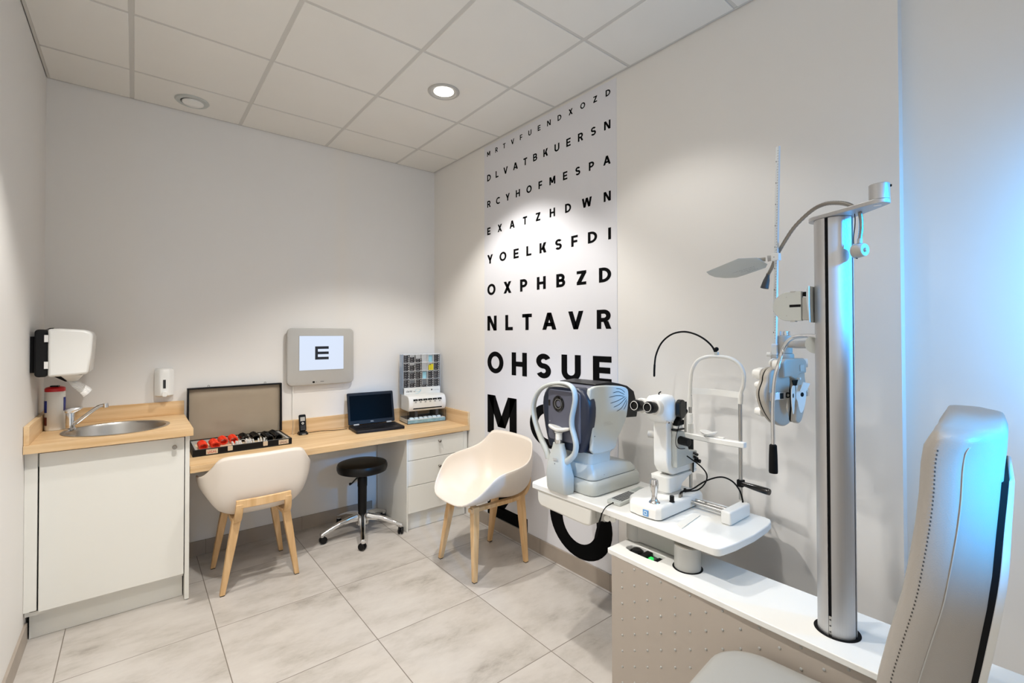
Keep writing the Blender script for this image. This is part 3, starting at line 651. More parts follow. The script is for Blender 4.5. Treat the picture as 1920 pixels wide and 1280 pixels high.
# ------------------------------------------------------------------ contact lens display
DS = thing('contact_lens_display', 'clear countertop rack with white dispenser for contact lens boxes in the corner', 'display rack', (-0.205, -0.145, 0.7455), math.radians(-6))
kw = dict(parent=DS, local=True)
b = B().box(-0.170, 0.170, -0.108, 0.088, 0.003, 0.034); b.out('base_tray', M['offw'], **kw, bevel=0.002)
b = B().box(-0.171, 0.171, -0.1125, -0.1085, 0.003, 0.030); b.out('front_strip', M['cyan'], **kw)
b = B().box(-0.1725, 0.1725, -0.115, 0.092, 0.0, 0.0028).out('foot', M['black'], **kw)
b = B()
for q in ((-0.1745, -0.1725, -0.116, 0.092), (0.1725, 0.1745, -0.116, 0.092)): b.box(*q, 0.0, 0.098)
b.box(-0.1725, 0.1725, -0.1165, -0.1145, 0.0, 0.034)
b.out('smoked_case', M['smoke'], **kw)
b = B()
for x in (-0.1735, 0.1735): b.box(x-0.0012, x+0.0012, -0.1168, -0.1145, 0, 0.098)
b.out('case_edge', M['black'], **kw)
for x in (-0.085, 0.105): B().box(x-0.012, x+0.012, -0.085, 0.05, 0.0345, 0.1045).out('foot', M['dgrey'], **kw)
B().box(-0.165, 0.160, -0.06, 0.085, 0.0345, 0.04).out('riser', M['dgrey'], **kw)
prof = [(-0.118, 0.112), (-0.130, 0.135), (-0.134, 0.165), (-0.130, 0.200), (-0.112, 0.228), (-0.085, 0.236), (0.06, 0.236), (0.06, 0.105), (-0.105, 0.105)]
hs = B().prism(prof, 'x', -0.168, 0.168).out('dispenser_housing', M['white'], **kw, bevel=0.006, seg=3)
B().prism([(-0.1335, 0.130), (-0.1365, 0.165), (-0.1325, 0.198), (-0.1285, 0.198), (-0.1325, 0.165), (-0.1295, 0.130)], 'x', -0.132, 0.130).out('front_plate', M['offw'], hs, local=True)
B().prism([(-0.1320, 0.123), (-0.1345, 0.133), (-0.130, 0.133), (-0.127, 0.123)], 'x', -0.130, 0.128).out('lower_slot', M['blackm'], hs, local=True)
for k in range(6):
    x = -0.110+k*0.0435
    B().prism([(-0.1345, 0.192), (-0.1312, 0.207), (-0.127, 0.207), (-0.130, 0.192)], 'x', x-0.019, x+0.019).out('slot', M['blackm'], hs, local=True)
    B().prism([(-0.1375, 0.176), (-0.1362, 0.196), (-0.134, 0.196), (-0.1355, 0.176)], 'x', x-0.008, x+0.008).out('slot_tab', M['mgrey'], hs, local=True)
b = B().box(-0.166, 0.166, -0.012, -0.004, 0.2365, 0.292); b.m(1)
MX = lambda x, z: Matrix.Translation((x, -0.0123, z)) @ Matrix.Rotation(PI/2, 4, 'X')
add_text(b, 'clariti', 0.024, MX(-0.122, 0.262), 0.0003); add_text(b, '1day', 0.012, MX(-0.076, 0.259))
b.m(2); add_text(b, 'CooperVision', 0.010, MX(0.128, 0.264))
b.m(3)
for a0, a1, R_, cx, cz in ((200, 330, 0.03, -0.04, 0.285), (20, 130, 0.034, -0.045, 0.245), (250, 360, 0.04, -0.055, 0.28)): b.torus((cx, -0.0122, cz), R_, 0.0012, (0, -1, 0), 14, 5, a0, a1)
b.m(1); b.cyl((0.086, -0.012, 0.266), (0.086, -0.0126, 0.266), 0.007, n=16)
b.out('header_strip', [M['white'], M['dgrey'], M['mgrey'], M['cyan']], **kw)
# rack of cells
CW, RH, ZB = 0.0555, 0.0715, 0.2935
b = B().box(-0.1685, 0.1685, 0.036, 0.039, ZB, ZB+4*RH+0.006); b.out('back_sheet', M['acryl'], **kw)
for r in range(5): B().box(-0.1675, 0.1675, -0.004, 0.0355, ZB+r*RH-0.0030, ZB+r*RH).out('shelf', M['acryw'], **kw)
for k in range(7): B().box(-0.1675+k*0.0558-0.0005, -0.1675+k*0.0558+0.0005, -0.0035, 0.0355, ZB+0.0003, ZB+4*RH-0.0034).out('divider', M['acryw'], **kw)
B().box(-0.1755, -0.1735, -0.004, 0.075, 0.2365, ZB+4*RH).out('side_sheet', M['acryb'], **kw)
B().box(0.1695, 0.1715, -0.004, 0.045, 0.2365, ZB+4*RH).out('side_sheet', M['acryb'], **kw)
cells = [[4, 3, 2, 0, 'c', 4], [4, 3, 4, 0, 'y', 4], [4, 3, 4, 'c', 4, 4], [4, 2, 4, 1, 4, 4]]
rown = ['top', 'second', 'third', 'bottom']; coln = ['leftmost', 'second', 'third', 'fourth', 'fifth', 'rightmost']; levn = ['bottom', 'second lowest', 'third lowest', 'top']
lbox = None
DSm = wm(DS)
for r, rowc in enumerate(cells):
    for k, n in enumerate(rowc):
        xc = -0.1675+(k+0.5)*0.0558; zb = ZB+(3-r)*RH+0.0002
        if n == 'c':
            o = B().box(xc-0.017, xc+0.017, 0.010, 0.012, zb, zb+0.060).out('blue_card', M['cyan'], T=DSm)
            tag(o, 'blue card standing in the %s row of the clear lens rack' % rown[r], 'card'); continue
        if n == 'y':
            for q in (0, 1):
                o = B().box(xc-0.021+q*0.0215, xc-0.0015+q*0.0235, -0.003, 0.028, zb, zb+0.046+q*0.008).out('yellow_box', M['yellow'], T=DSm, bevel=0.0008)
                tag(o, ('left of two' if q == 0 else 'right of two')+' yellow boxes standing in the clear lens rack', 'box', 'yellow boxes in the rack')
            continue
        for l in range(n):
            if lbox is None:
                b = B().box(-0.0245, 0.0245, -0.016, 0.016, 0, 0.0155); b.m(1)
                b.box(-0.019, -0.002, -0.01625, -0.0159, 0.0095, 0.0115); b.box(0.012, 0.021, -0.01625, -0.0159, 0.004, 0.011)
                o = lbox = b.out('lens_box', [M['boxd'], M['boxw']])
            else:
                o = lbox.copy(); C.objects.link(o)
            o.matrix_basis = DSm @ Matrix.Translation((xc+random.uniform(-.0015, .0015), 0.0145+random.uniform(-.0015, .001), zb+l*0.0158)) @ Matrix.Rotation(random.uniform(-.02, .02), 4, 'Z')
            tag(o, 'small dark lens box, %s in the %s stack of the %s rack row' % (levn[l], coln[k], rown[r]), 'lens box', 'contact lens boxes in the clear rack')
lp = None
for k in range(7):
    if lp is None:
        lp = thing('lens_pack', '', 'lens pack')
        B().loft([[(x*f, y*f2+0.0, z) for x, y in rrect(-0.018, 0.018, -0.022, 0.022, 0.012, 4)] for z, f, f2 in ((0.0, 1, 1), (0.008, 1, 1), (0.013, .8, .8), (0.015, .45, .5))]).out('blister', M['ice'], lp, local=True)
        B().box(-0.0165, 0.0165, 0.006, 0.050, 0.0085, 0.0175).out('sleeve', M['dgrey'], lp, local=True)
        o = lp
    else: o = copy_tree(lp)
    o.matrix_basis = DSm @ Matrix.Translation((-0.128+k*0.041, -0.082, 0.0345))
    tag(o, '%s pale blue lens pack in the row on the display base' % (['leftmost', 'second from left', 'third from left', 'middle', 'third from right', 'second from right', 'rightmost'][k]), 'lens pack', 'lens packs on the display base')

# ------------------------------------------------------------------ cream shell chairs
def make_chair(label):
    t = thing('shell_chair', label, 'chair', group='cream shell chairs with oak legs')
    half = [(0.0, .284, .452), (.09, .282, .454), (.165, .272, .462), (.218, .240, .498), (.258, .190, .545), (.284, .135, .612), (.296, .095, .640), (.304, .05, .654), (.310, -.02, .662), (.307, -.10, .674),
            (.288, -.165, .694), (.258, -.208, .740), (.236, -.232, .780), (.215, -.246, .808), (.14, -.262, .812), (.07, -.272, .812), (0, -.275, .812)]
    rim = half + [(-x, y, z) for x, y, z in reversed(half[1:-1])]
    N = len(rim); b = B(); rings = []
    c0 = Vector((0, 0.03, 0.437))
    for i in range(0, 10):
        th = PI/2*(i/9)
        row = []
        for (x, y, z) in rim:
            n = 2.0 if -.12 < y < .16 else 2.2 if y >= .16 else 2.6 if y > -.19 else 4.0 if y > -.24 else 5.0
            hh = math.sin(th)**(2/n) if i else 0.0
            g = 1-math.cos(th)**(2/n) if i < 9 else 1.0
            if i == 0: hh = 0.02
            row.append(Vector((x*hh, c0.y+(y-c0.y)*hh, c0.z+(z-c0.z)*g - 0.010*math.sin(hh*PI)*(1 if y < 0.2 else .4))))
        rings.append(row)
    R = [b.ring(r) for r in rings]
    for i in range(9):
        for k in range(N): b._f((R[i][k], R[i][(k+1) % N], R[i+1][(k+1) % N], R[i+1][k]))
    b._f(list(reversed(R[0])))
    b.out('shell', M['shell'], t, local=True, sub=1, solid=0.011, smooth=80)
    # oak cradle: two runners under the seat, back loop, four legs
    for s in (-1, 1):
        p = [(.128, .19, .405), (.130, .0, .405), (.133, -.13, .405), (.133, -.205, .412), (.132, -.255, .436), (.130, -.281, .478), (.127, -.289, .53)]
        q = cr([(s*x, y, z) for x, y, z in p], 3)
        b = B(); rr = []
        for i, v in enumerate(q):
            tn = (q[min(i+1, len(q)-1)]-q[max(i-1, 0)]).normalized(); sd = Vector((1, 0, 0)); nn = tn.cross(sd).normalized()
            rr.append([v+sd*a*0.019+nn*c*0.0125 for a, c in ((-1, -1), (1, -1), (1, 1), (-1, 1))])
        b.loft(rr); b.out('runner', M['leg'], t, local=True, bevel=0.003, smooth=50)
    b = B(); rr = []
    for i in range(9):
        x = -0.145+0.29*i/8; y = -0.286-0.010*math.cos(x/0.145*PI/2)
        rr.append([(x, y-0.011, .506), (x, y+0.011, .506), (x, y+0.006, .553), (x, y-0.011, .553)])
    b.loft(rr); b.out('back_rail', M['leg'], t, local=True, bevel=0.003)
    for sx in (-1, 1):
        for sy in (-1, 1):
            top = Vector((sx*.132, .155 if sy > 0 else -.215, .425)); bot = Vector((sx*.200, .203 if sy > 0 else -.203, 0.004))
            b = B(); rr = []
            for f, hw in ((0, .0215), (.3, .021), (1, .0135)):
                c = top.lerp(bot, f); rr.append([(c.x+a*hw, c.y+d*hw, c.z) for a, d in ((-1, -1), (1, -1), (1, 1), (-1, 1))])
            b.loft(rr); l = b.out('leg', M['leg'], t, local=True, bevel=0.003)
            B().box(bot.x-.012, bot.x+.012, bot.y-.012, bot.y+.012, 0, 0.0038).out('glide', M['black'], l, local=True)
    return t
ch = make_chair('cream shell chair seen from behind, tucked at the desk before the lens case')
ch.location = (-1.567, -0.480, 0)
c2 = copy_tree(ch); c2.location = (-0.362, -1.281, 0); c2.rotation_euler = (0, 0, PI/2)
c2['label'] = 'cream shell chair turned sideways beside the eye chart and drawer unit'

# ------------------------------------------------------------------ rolling stool
t = thing('rolling_stool', 'round black swivel stool on a five-arm chrome base with castors', 'stool', (-0.825, -0.37, 0))
cx, cy = -0.825, -0.37
B().lathe([(0.0, .468), (0.155, .468), (0.176, .476), (0.183, .495), (0.183, .515), (0.176, .532), (0.15, .540), (0.08, .543), (0, .543)], (cx, cy, 0), n=48).out('seat', M['blackl'], t)
B().box(cx-0.06, cx+0.06, cy-0.05, cy+0.05, .452, .4675).out('seat_plate', M['black'], t, bevel=0.004)
B().lathe([(.023, .453), (.023, .445), (.034, .430), (.0355, .405), (.0355, .36), (.033, .355), (.032, .20), (.028, .10), (.028, .075), (.0, .075)], (cx, cy, 0), n=28).out('gas_column', M['black'], t)
B().tube(cr([(cx-0.04, cy-0.04, .448), (cx-0.085, cy-0.085, .442), (cx-0.115, cy-0.105, .428), (cx-0.138, cy-0.112, .425)], 4), [.006]*10+[.009, .010, .010][:3], 10, flat=0.7).out('height_lever', M['black'], t)
B().lathe([(.029, .072), (.046, .078), (.048, .12), (.040, .150), (.0287, .155)], (cx, cy, 0), n=28, cap=False).out('hub', M['chrome'], t)
for k in range(5):
    a = math.radians(34+72*k); u = Vector((math.cos(a), math.sin(a), 0)); v = Vector((-math.sin(a), math.cos(a), 0)); c = Vector((cx, cy, 0))
    pts = [(0.038, .133, .021, .026), (0.10, .128, .020, .020), (0.17, .114, .0185, .016), (0.24, .088, .0175, .013), (0.275, .072, .018, .012), (0.303, .066, .018, .011)]
    rr = []
    for r, z, hw, ht in pts:
        rr.append([c+u*r+v*(hw*x)+Vector((0, 0, z+ht*y)) for x, y in ((-1, -1), (-1, .3), (-.55, 1), (.55, 1), (1, .3), (1, -1))])
    arm = B().loft(rr).out('arm', M['chrome'], t, bevel=0.004, smooth=40)
    B().cyl(c+u*0.290+Vector((0, 0, .050)), c+u*0.290+Vector((0, 0, .066)), .015, n=16).out('socket', M['chrome'], arm)
    sw = math.radians(40*k+20); w1 = u*math.cos(sw)+v*math.sin(sw); w2 = Vector((0, 0, 1)).cross(w1)
    cs = c+u*0.290+w2*0.008
    wh = B()
    for s in (-1, 1): wh.cyl(cs+w1*s*0.004+Vector((0, 0, .0255)), cs+w1*s*0.018+Vector((0, 0, .0255)), .0250, n=22)
    wh.cyl(cs-w1*0.004+Vector((0, 0, .0255)), cs+w1*0.004+Vector((0, 0, .0255)), .012, n=14)
    wh.box(cs.x-0.011, cs.x+0.011, cs.y-0.011, cs.y+0.011, .036, .0515)
    wh.out('castor', M['black'], arm, bevel=0.003)

# ------------------------------------------------------------------ refraction unit: low cabinet, table arm, column
t = thing('refraction_unit', 'low grey refraction unit with white top and tall silver column by the right wall', 'examination unit', (-0.18, -2.9, -0.2553))
unit = t
TOPZ = 0.430
hole = [(-0.256, -2.362), (-0.232, -2.352), (-0.205, -2.362), (-0.1885, -2.39), (-0.1885, -2.545), (-0.262, -2.545), (-0.268, -2.50), (-0.268, -2.40)]
outer = [(-0.326, -2.303), (-0.332, -2.315), (-0.352, -2.99), (-0.362, -3.75), (-0.012, -3.75), (-0.012, -2.303)]
B().holed(outer, hole, TOPZ-0.024, TOPZ).out('top', M['white'], t, bevel=0.003)
b = B().box(-0.335, -0.02, -3.70, -2.335, -0.2545, TOPZ-0.0245); b.m(1)
for i in range(-6, 15):
    y = -2.751-0.0705*i
    if y > -2.35 or y < -3.68: continue
    for k in range(9):
        z = (0.388 if i % 2 == 0 else 0.350)-0.0755*k
        if z > -0.24: b.lathe([(0.0056, -0.001), (0.0056, 0.0014), (0.0038, 0.0036), (0, 0.0044)], (-0.335, y, z), (-1, 0, 0), 10)
b.out('cabinet', [M['taupe'], M['mgrey']], t)
# well with black handsets charging
b = B().box(-0.285, -0.185, -2.56, -2.34, TOPZ-0.030, TOPZ-0.0242); b.out('well', M['dgrey'], t)
b = B().lathe([(0.03, 0), (0.033, .006), (0.033, .014), (0.022, .022), (0, .022)], (-0.222, -2.402, TOPZ-0.024), n=24); b.out('socket', M['gloss'], t)
B().prism(rrect(-0.262, -0.19, -2.475, -2.442, 0.006, 3), 'z', TOPZ-0.024, TOPZ-0.004).out('charger', M['black'], t, bevel=0.002)
B().box(-0.246, -0.224, -2.500, -2.484, TOPZ-0.0238, TOPZ-0.008).out('lit_display', M['green'], t, bevel=0.001)
B().box(-0.262, -0.196, -2.54, -2.512, TOPZ-0.024, TOPZ-0.012).out('connector_block', M['blackm'], t, bevel=0.002)
# table arm
AX, AY = -0.200, -2.662
B().lathe([(0.066, TOPZ+0.0002), (0.066, TOPZ+0.0012), (0.0, TOPZ+0.0012)], (AX, AY, 0), n=40).out('shadow_gap', M['blackm'], t)
post = B().lathe([(0.0, TOPZ+0.0014), (0.058, TOPZ+0.0014), (0.058, 0.534), (0.0, 0.534)], (AX, AY, 0), n=48).out('arm_post', M['mgrey'], t, bevel=0.0015)
B().lathe([(0.0555, 0.5343), (0.0555, 0.5358), (0.0, 0.536)], (AX, AY, 0), n=48).out('post_cap', M['bgrey'], post)
# column: extruded aluminium with slots
CX, CY = -0.202, -3.245
def colring(z):
    p = []
    for q in range(4):
        a0 = q*90+176
        for k in range(15):
            a = a0+5.2+(90-10.4)*k/14
            p.append((CX+0.0590*math.cos(math.radians(a)), CY+0.0590*math.sin(math.radians(a)), z))
        e = math.radians(a0+90); u = Vector((math.cos(e), math.sin(e))); v = Vector((-u.y, u.x))
        for s in (-1, 1):
            w_ = Vector((CX, CY))+u*0.050+v*s*0.0050; p.append((w_.x, w_.y, z))
    return p
B().lathe([(0.071, TOPZ+0.0002), (0.071, TOPZ+0.0014), (0.0, TOPZ+0.0014)], (CX, CY, 0), n=48).out('shadow_gap', M['blackm'], t)
col = B().loft([colring(TOPZ+0.0016), colring(1.905)]).out('column', M['alu'], t, smooth=25)
b = B()
for q in range(4):
    e = math.radians(176+90*q); u = Vector((math.cos(e), math.sin(e))); v = Vector((-u.y, u.x))
    P = [Vector((CX, CY))+u*r+v*s for r, s in ((0.0502, -0.0047), (0.0545, -0.0047), (0.0545, 0.0047), (0.0502, 0.0047))]
    b.prism([(p.x, p.y) for p in P], 'z', TOPZ+0.07 if q == 0 else TOPZ+0.003, 1.904)
b.out('slot_cover', M['blackm'], col)
e = math.radians(176); u = Vector((math.cos(e), math.sin(e))); v = Vector((-u.y, u.x))
P = [Vector((CX, CY))+u*r+v*s for r, s in ((0.0502, -0.0046), (0.057, -0.0046), (0.057, 0.0046), (0.0502, 0.0046))]
b = B().prism([(p.x, p.y) for p in P], 'z', TOPZ+0.003, TOPZ+0.069); b.m(1)
for z in (TOPZ+0.015, TOPZ+0.036, TOPZ+0.057):
    c = Vector((CX, CY))+u*0.057; b.cyl((c.x, c.y, z), (c.x+u.x*0.001, c.y+u.y*0.001, z), 0.003, n=10)
b.out('slot_plate', [M['steel'], M['dgrey']], col)
# top plate pointing back, with capped end
e0, e1 = Vector((CX+0.012, CY+0.018)), Vector((-0.312, -3.405))
d = (e1-e0).normalized(); n_ = Vector((-d.y, d.x)); pl = []
for a in range(13): q = math.radians(90+180*a/12); pl.append(e0+n_*0.062*math.sin(q)+d*0.062*math.cos(q))
for a in range(13): q = math.radians(-90+180*a/12); pl.append(e1+n_*0.0285*math.sin(q)+d*0.0285*math.cos(q))
tp = B().prism([(p.x, p.y) for p in pl], 'z', 1.9065, 1.921).out('top_plate', M['alu'], t, bevel=0.002)
B().lathe([(0, 1.9213), (0.0275, 1.9213), (0.0275, 1.970), (0.026, 1.9715), (0, 1.9715)], (e1.x, e1.y, 0), n=36).out('end_cap', M['alu'], tp)
B().lathe([(0.0, 1.9062), (0.006, 1.9058), (0.010, 1.9060), (0.011, 1.9063)], (e1.x+0.004, e1.y+0.006, 0), n=20, cap=False).out('bolt', M['chrome'], tp)
B().cyl((e1.x+0.006, e1.y-0.0265, 1.963), (e1.x+0.008, e1.y-0.0295, 1.963), 0.004, n=12).out('cap_hole', M['blackm'], tp)

# real size: the unit is seen close to the chair, a hand's width in front of the wall line
unit.location = (-0.4706, -3.0343, 0); unit.scale = (0.8538,)*3
B().prism([(-2.797, .593), (-2.797, .655), (-2.76, .660), (-2.70, .676), (-2.655, .6885), (-2.56, .6885), (-2.56, .593)], 'x', -0.460, -0.395).out('table_arm', M['mgrey'], unit, bevel=0.003)
B().cyl((-0.422, -2.552, .589), (-0.422, -2.552, .6890), 0.048, n=40).out('arm_pivot', M['mgrey'], unit, bevel=0.0015)

# reading lamp: two goosenecks held under the top plate
t = thing('gooseneck_lamp', 'grey gooseneck lamp curving over the top of the silver column', 'lamp', (-0.46, -3.38, 1.858))
B().cyl((-0.462, -3.381, 1.8585), (-0.462, -3.381, 1.880), 0.0085, n=14).out('mount', M['knob'], t)
gp = cr([(-.462, -3.3794, 1.8743), (-.4296, -3.3519, 1.8982), (-.3971, -3.3139, 1.9173), (-.3647, -3.2667, 1.9287), (-.3322, -3.2164, 1.921), (-.2998, -3.1533, 1.8828), (-.2673, -3.1046, 1.8363), (-.2349, -3.0653, 1.7948), (-.2044, -3.0369, 1.7586), (-.178, -3.012, 1.735)], 10)
b = B(); b.tube(gp, [0.0062+0.0009*(i % 2) for i in range(len(gp))], 10)
b.out('gooseneck', M['knob'], t, smooth=60)
h0 = Vector((-.178, -3.012, 1.738)); hd = (Vector((-.186, -3.000, 1.680))-h0).normalized()
B().lathe([(0.0065, 0), (0.0075, 0.012), (0.012, 0.030), (0.0155, 0.062), (0.0135, 0.062), (0.009, 0.03), (0, 0.028)], h0, hd, 24, cap=False).out('lamp_head', M['dgrey'], t)
g2 = cr([(-.2530, -3.338, 1.9055), (-.2535, -3.341, 1.880), (-.2535, -3.341, 1.850), (-.253, -3.337, 1.814)], 10)
t2 = thing('hanging_dispenser', 'small grey drum on a short flexible neck behind the column top', 'fixture', (-0.253, -3.350, 1.90))
B().tube(g2, [0.0058+0.0008*(i % 2) for i in range(len(g2))], 10).out('neck', M['knob'], t2)
B().cyl((-.253, -3.337, 1.816), (-.2528, -3.336, 1.800), 0.0078, n=16).out('collar', M['mgrey'], t2)
da = Vector((-0.35, -0.93, 0.0)).normalized(); dc = Vector((-.2525, -3.335, 1.776))
B().lathe([(0.0, -0.016), (0.0235, -0.016), (0.0255, -0.012), (0.022, 0.016), (0.020, 0.019), (0, 0.019)], dc, da, 32).out('drum', M['mgrey'], t2)
B().lathe([(0.007, 0.0188), (0.007, 0.026), (0, 0.026)], dc, da, 16).out('button', M['mgrey'], t2)
B().tube(cr([(-.245, -3.321, 1.9055), (-.237, -3.320, 1.885), (-.234, -3.318, 1.86), (-.240, -3.316, 1.83), (-.244, -3.317, 1.80), (-.247, -3.322, 1.757), (-.252, -3.329, 1.749)], 5), 0.0015, 6).out('cable', M['blackm'], t2)

t2.location = (-0.533, -3.419, 1.84); t2.scale = (0.8538,)*3

# D-shaped accessory box on the column
t = thing('accessory_holder', 'grey D-shaped holder box fixed to the left side of the column', 'holder', (-0.235, -3.13, 1.53))
Dp = [(-3.150, 1.542), (-3.150, 1.653)]
for k in range(17):
    a = math.radians(90-180*k/16); Dp.append((-3.108+0.0575*math.cos(a), 1.5975+0.0555*math.sin(a)))
pan = B().prism([Dp[1]]+Dp[2:]+[Dp[0]], 'x', -0.236, -0.213).out('front_panel', M['lgrey'], t, bevel=0.002)
B().box(-0.2367, -0.2358, -3.149, -3.110, 1.594, 1.6035).out('slit', M['blackm'], pan)
for y, z in ((-3.1, 1.633), (-3.1, 1.562)): B().cyl((-0.2366, y, z), (-0.236, y, z), 0.0022, n=10).out('screw', M['mgrey'], pan)
for z in (1.6505, 1.5405): B().box(-0.2366, -0.2145, -3.129, -3.113, z-0.002, z+0.004).out('clip', M['mgrey'], pan)
B().prism(rrect(-3.176, -3.1515, 1.544, 1.630, 0.005, 3), 'x', -0.232, -0.196).out('core', M['mgrey'], t, bevel=0.002)
B().box(-0.225, -0.20, -3.178, -3.152, 1.6335, 1.6505).out('upper_grip', M['blackm'], t, bevel=0.002)
B().prism([(-3.182, 1.668), (-3.176, 1.655), (-3.175, 1.62), (-3.180, 1.575), (-3.183, 1.536), (-3.1875, 1.534), (-3.1855, 1.60), (-3.1855, 1.668)], 'x', -0.262, -0.205).out('mounting_shield', M['lgrey'], t, bevel=0.003)

t.location = (-0.518, -3.231, 1.524); t.scale = (0.8538,)*3

# ------------------------------------------------------------------ phoropter with reading rod
PH = thing('phoropter', 'grey phoropter head with white face shields hanging beside the column', 'phoropter', (-0.238, -3.107, 1.26), math.radians(-8))
kw = dict(parent=PH, local=True)
def lobe(s):
    # outline seen from the patient side, x outward
    pts = [(0.018, -0.100), (0.050, -0.110), (0.085, -0.098), (0.118, -0.062), (0.142, -0.015), (0.146, 0.022), (0.130, 0.058), (0.126, 0.080), (0.108, 0.104), (0.070, 0.112), (0.030, 0.096), (0.016, 0.060), (0.022, 0.012), (0.034, -0.04), (0.024, -0.072)]
    q = cr([(x*s, z, 0) for x, z in pts]+[(pts[0][0]*s, pts[0][1], 0)], 4)[:-1]
    return [(v.x, v.y) for v in q]
for s in (-1, 1):
    V_ = Matrix.Rotation(math.radians(12*s), 4, 'Z')
    L = B().prism(lobe(s), 'y', -0.020, 0.003).out('lens_battery', M['bgrey'], **kw, T=V_, bevel=0.006, seg=3, smooth=50)
    q = [(x*0.97+s*0.002, z*0.97) for x, z in lobe(s)]
    B().prism(q, 'y', 0.0032, 0.0064).out('groove', M['blackm'], L, local=True, T=V_, smooth=50)
    B().prism([(x*0.99, z*0.99) for x, z in lobe(s)], 'y', 0.0066, 0.020).out('rear_cover', M['bgrey'], L, local=True, T=V_, bevel=0.006, seg=3, smooth=50)
    for x, z, r, hgt in ((0.100, 0.082, 0.024, 0.040), (0.112, 0.040, 0.016, 0.024), (0.098, -0.008, 0.030, 0.020), (0.105, -0.060, 0.018, 0.030)):
        kn = B().lathe([(r, 0.0), (r, hgt*0.6), (r*0.8, hgt*0.62), (r*0.8, hgt), (0, hgt)], (s*x, 0.0205, z), (0, 1, 0), 22).out('dial', M['white'], L, local=True, T=V_, bevel=0.002)
    # front eyepiece, clip arm
    B().lathe([(0.011, 0), (0.011, 0.003), (0.0055, 0.003)], (s*0.033, -0.0205, 0.005), (0, -1, 0), 20, cap=False).out('aperture_ring', M['black'], L, local=True, T=V_)
    b = B().box(s*0.050, s*0.104, -0.0285, -0.0205, -0.009, 0.018); c_ = b.out('clip_arm', M['chrome'], L, local=True, T=V_, bevel=0.001)
    B().box(s*0.105, s*0.128, -0.034, -0.0205, -0.010, 0.019).out('clip_end', M['chrome'], c_, local=True, T=V_, bevel=0.001)
    B().box(s*0.062, s*0.078, -0.0292, -0.0284, -0.006, 0.015).out('clip_window', M['black'], c_, local=True, T=V_)
    # white face shield petal
    pet = [(0.004, 0.040), (0.030, 0.042), (0.047, 0.030), (0.052, 0.005), (0.046, -0.030), (0.036, -0.055), (0.026, -0.062), (0.018, -0.050), (0.010, -0.018), (0.003, -0.004)]
    qq = [(v.x, v.y) for v in cr([(x*s, z, 0) for x, z in pet]+[(pet[0][0]*s, pet[0][1], 0)], 3)[:-1]]
    TT = Matrix.Translation((-0.012, -0.0285, 0)) @ Matrix.Rotation(math.radians(-14*s), 4, 'Z')
    f = B().prism(qq, 'y', -0.0012, 0.0012, TT).out('face_shield', M['white'], **kw, smooth=50)
    B().lathe([(0.0085, 0), (0.0, 0.0001)], TT @ Vector((s*0.032, -0.0014, 0.006)), (s*math.sin(math.radians(14))*-1, -1, 0), 20).out('eye_hole', M['blackm'], f, local=True)
# centre housing, knobs and brow rest
B().prism([(-0.075, 0.072), (-0.075, 0.128), (-0.06, 0.140), (0.06, 0.140), (0.078, 0.128), (0.078, 0.084), (0.030, 0.080), (0.0, 0.062), (-0.03, 0.074)], 'y', -0.024, 0.030).out('centre_housing', M['bgrey'], **kw, bevel=0.004)
B().box(0.030, 0.058, -0.0262, -0.0240, 0.092, 0.116).out('label_plate', M['lgrey'], **kw, bevel=0.0005)
for s in (-1, 1):
    k0 = B().cyl((s*0.079, -0.004, 0.120), (s*0.092, -0.004, 0.120), 0.010, n=18).out('knob_neck', M['bgrey'], **kw)
    B().lathe([(0.0, -0.005), (0.0165, -0.005), (0.018, 0.0), (0.0165, 0.012), (0, 0.012)], (s*0.099, -0.004, 0.120), (0.15 if s < 0 else 0.6, -1, 0), 24).out('level_knob', M['white'], k0, local=True)
B().prism([(-0.020, 0.060), (0.020, 0.060), (0.0, 0.020)], 'y', -0.023, -0.0202).out('nose_gap', M['blackm'], **kw)
B().lathe([(0.0045, 0), (0.0045, 0.012), (0, 0.012)], (0.010, -0.0245, 0.066), (0, -1, 0), 14).out('brow_screw', M['white'], **kw)
B().prism([(-0.006, 0.026), (0.008, 0.060), (0.058, 0.052), (0.040, 0.024)], 'y', -0.040, -0.0375, Matrix.Rotation(math.radians(8), 4, 'X')).out('brow_rest', M['white'], **kw, bevel=0.0008)
# hub and arm to the column
B().lathe([(0.0, 0.1405), (0.030, 0.1405), (0.031, 0.150), (0.029, 0.158), (0.0, 0.158)], (0, .014, 0), n=28).out('swivel_collar', M['bgrey'], **kw)
hub = B().lathe([(0.0, 0.1585), (0.0255, 0.1585), (0.0255, 0.226), (0.0, 0.226)], (0, .014, 0), n=32).out('hub', M['bgrey'], **kw, bevel=0.002)
lob = []
for k in range(48):
    a = 2*PI*k/48; r = 0.0165+0.0022*math.cos(8*a); lob.append((r*math.cos(a), .014+r*math.sin(a)))
B().prism(lob, 'z', 0.2265, 0.243).out('top_knob', M['chrome'], hub, local=True, bevel=0.001)
PHi = wm(PH).inverted()
ap = cr([(-0.250, -3.105, 1.455), (-0.330, -3.165, 1.455), (-0.42, -3.235, 1.458), (-0.482, -3.276, 1.460)], 5)
B().tube(ap, 0.0135, 16).out('support_arm', M['bgrey'], PH)
a0, a1 = PHi @ Vector((-0.478, -3.272, 1.460)), PHi @ Vector((-0.492, -3.2795, 1.460))
B().lathe([(0.0, 0.0), (0.018, 0.0), (0.028, 0.010), (0.030, 0.017), (0, 0.017)], a0, a1-a0, 28).out('column_bracket', M['lgrey'], **kw)
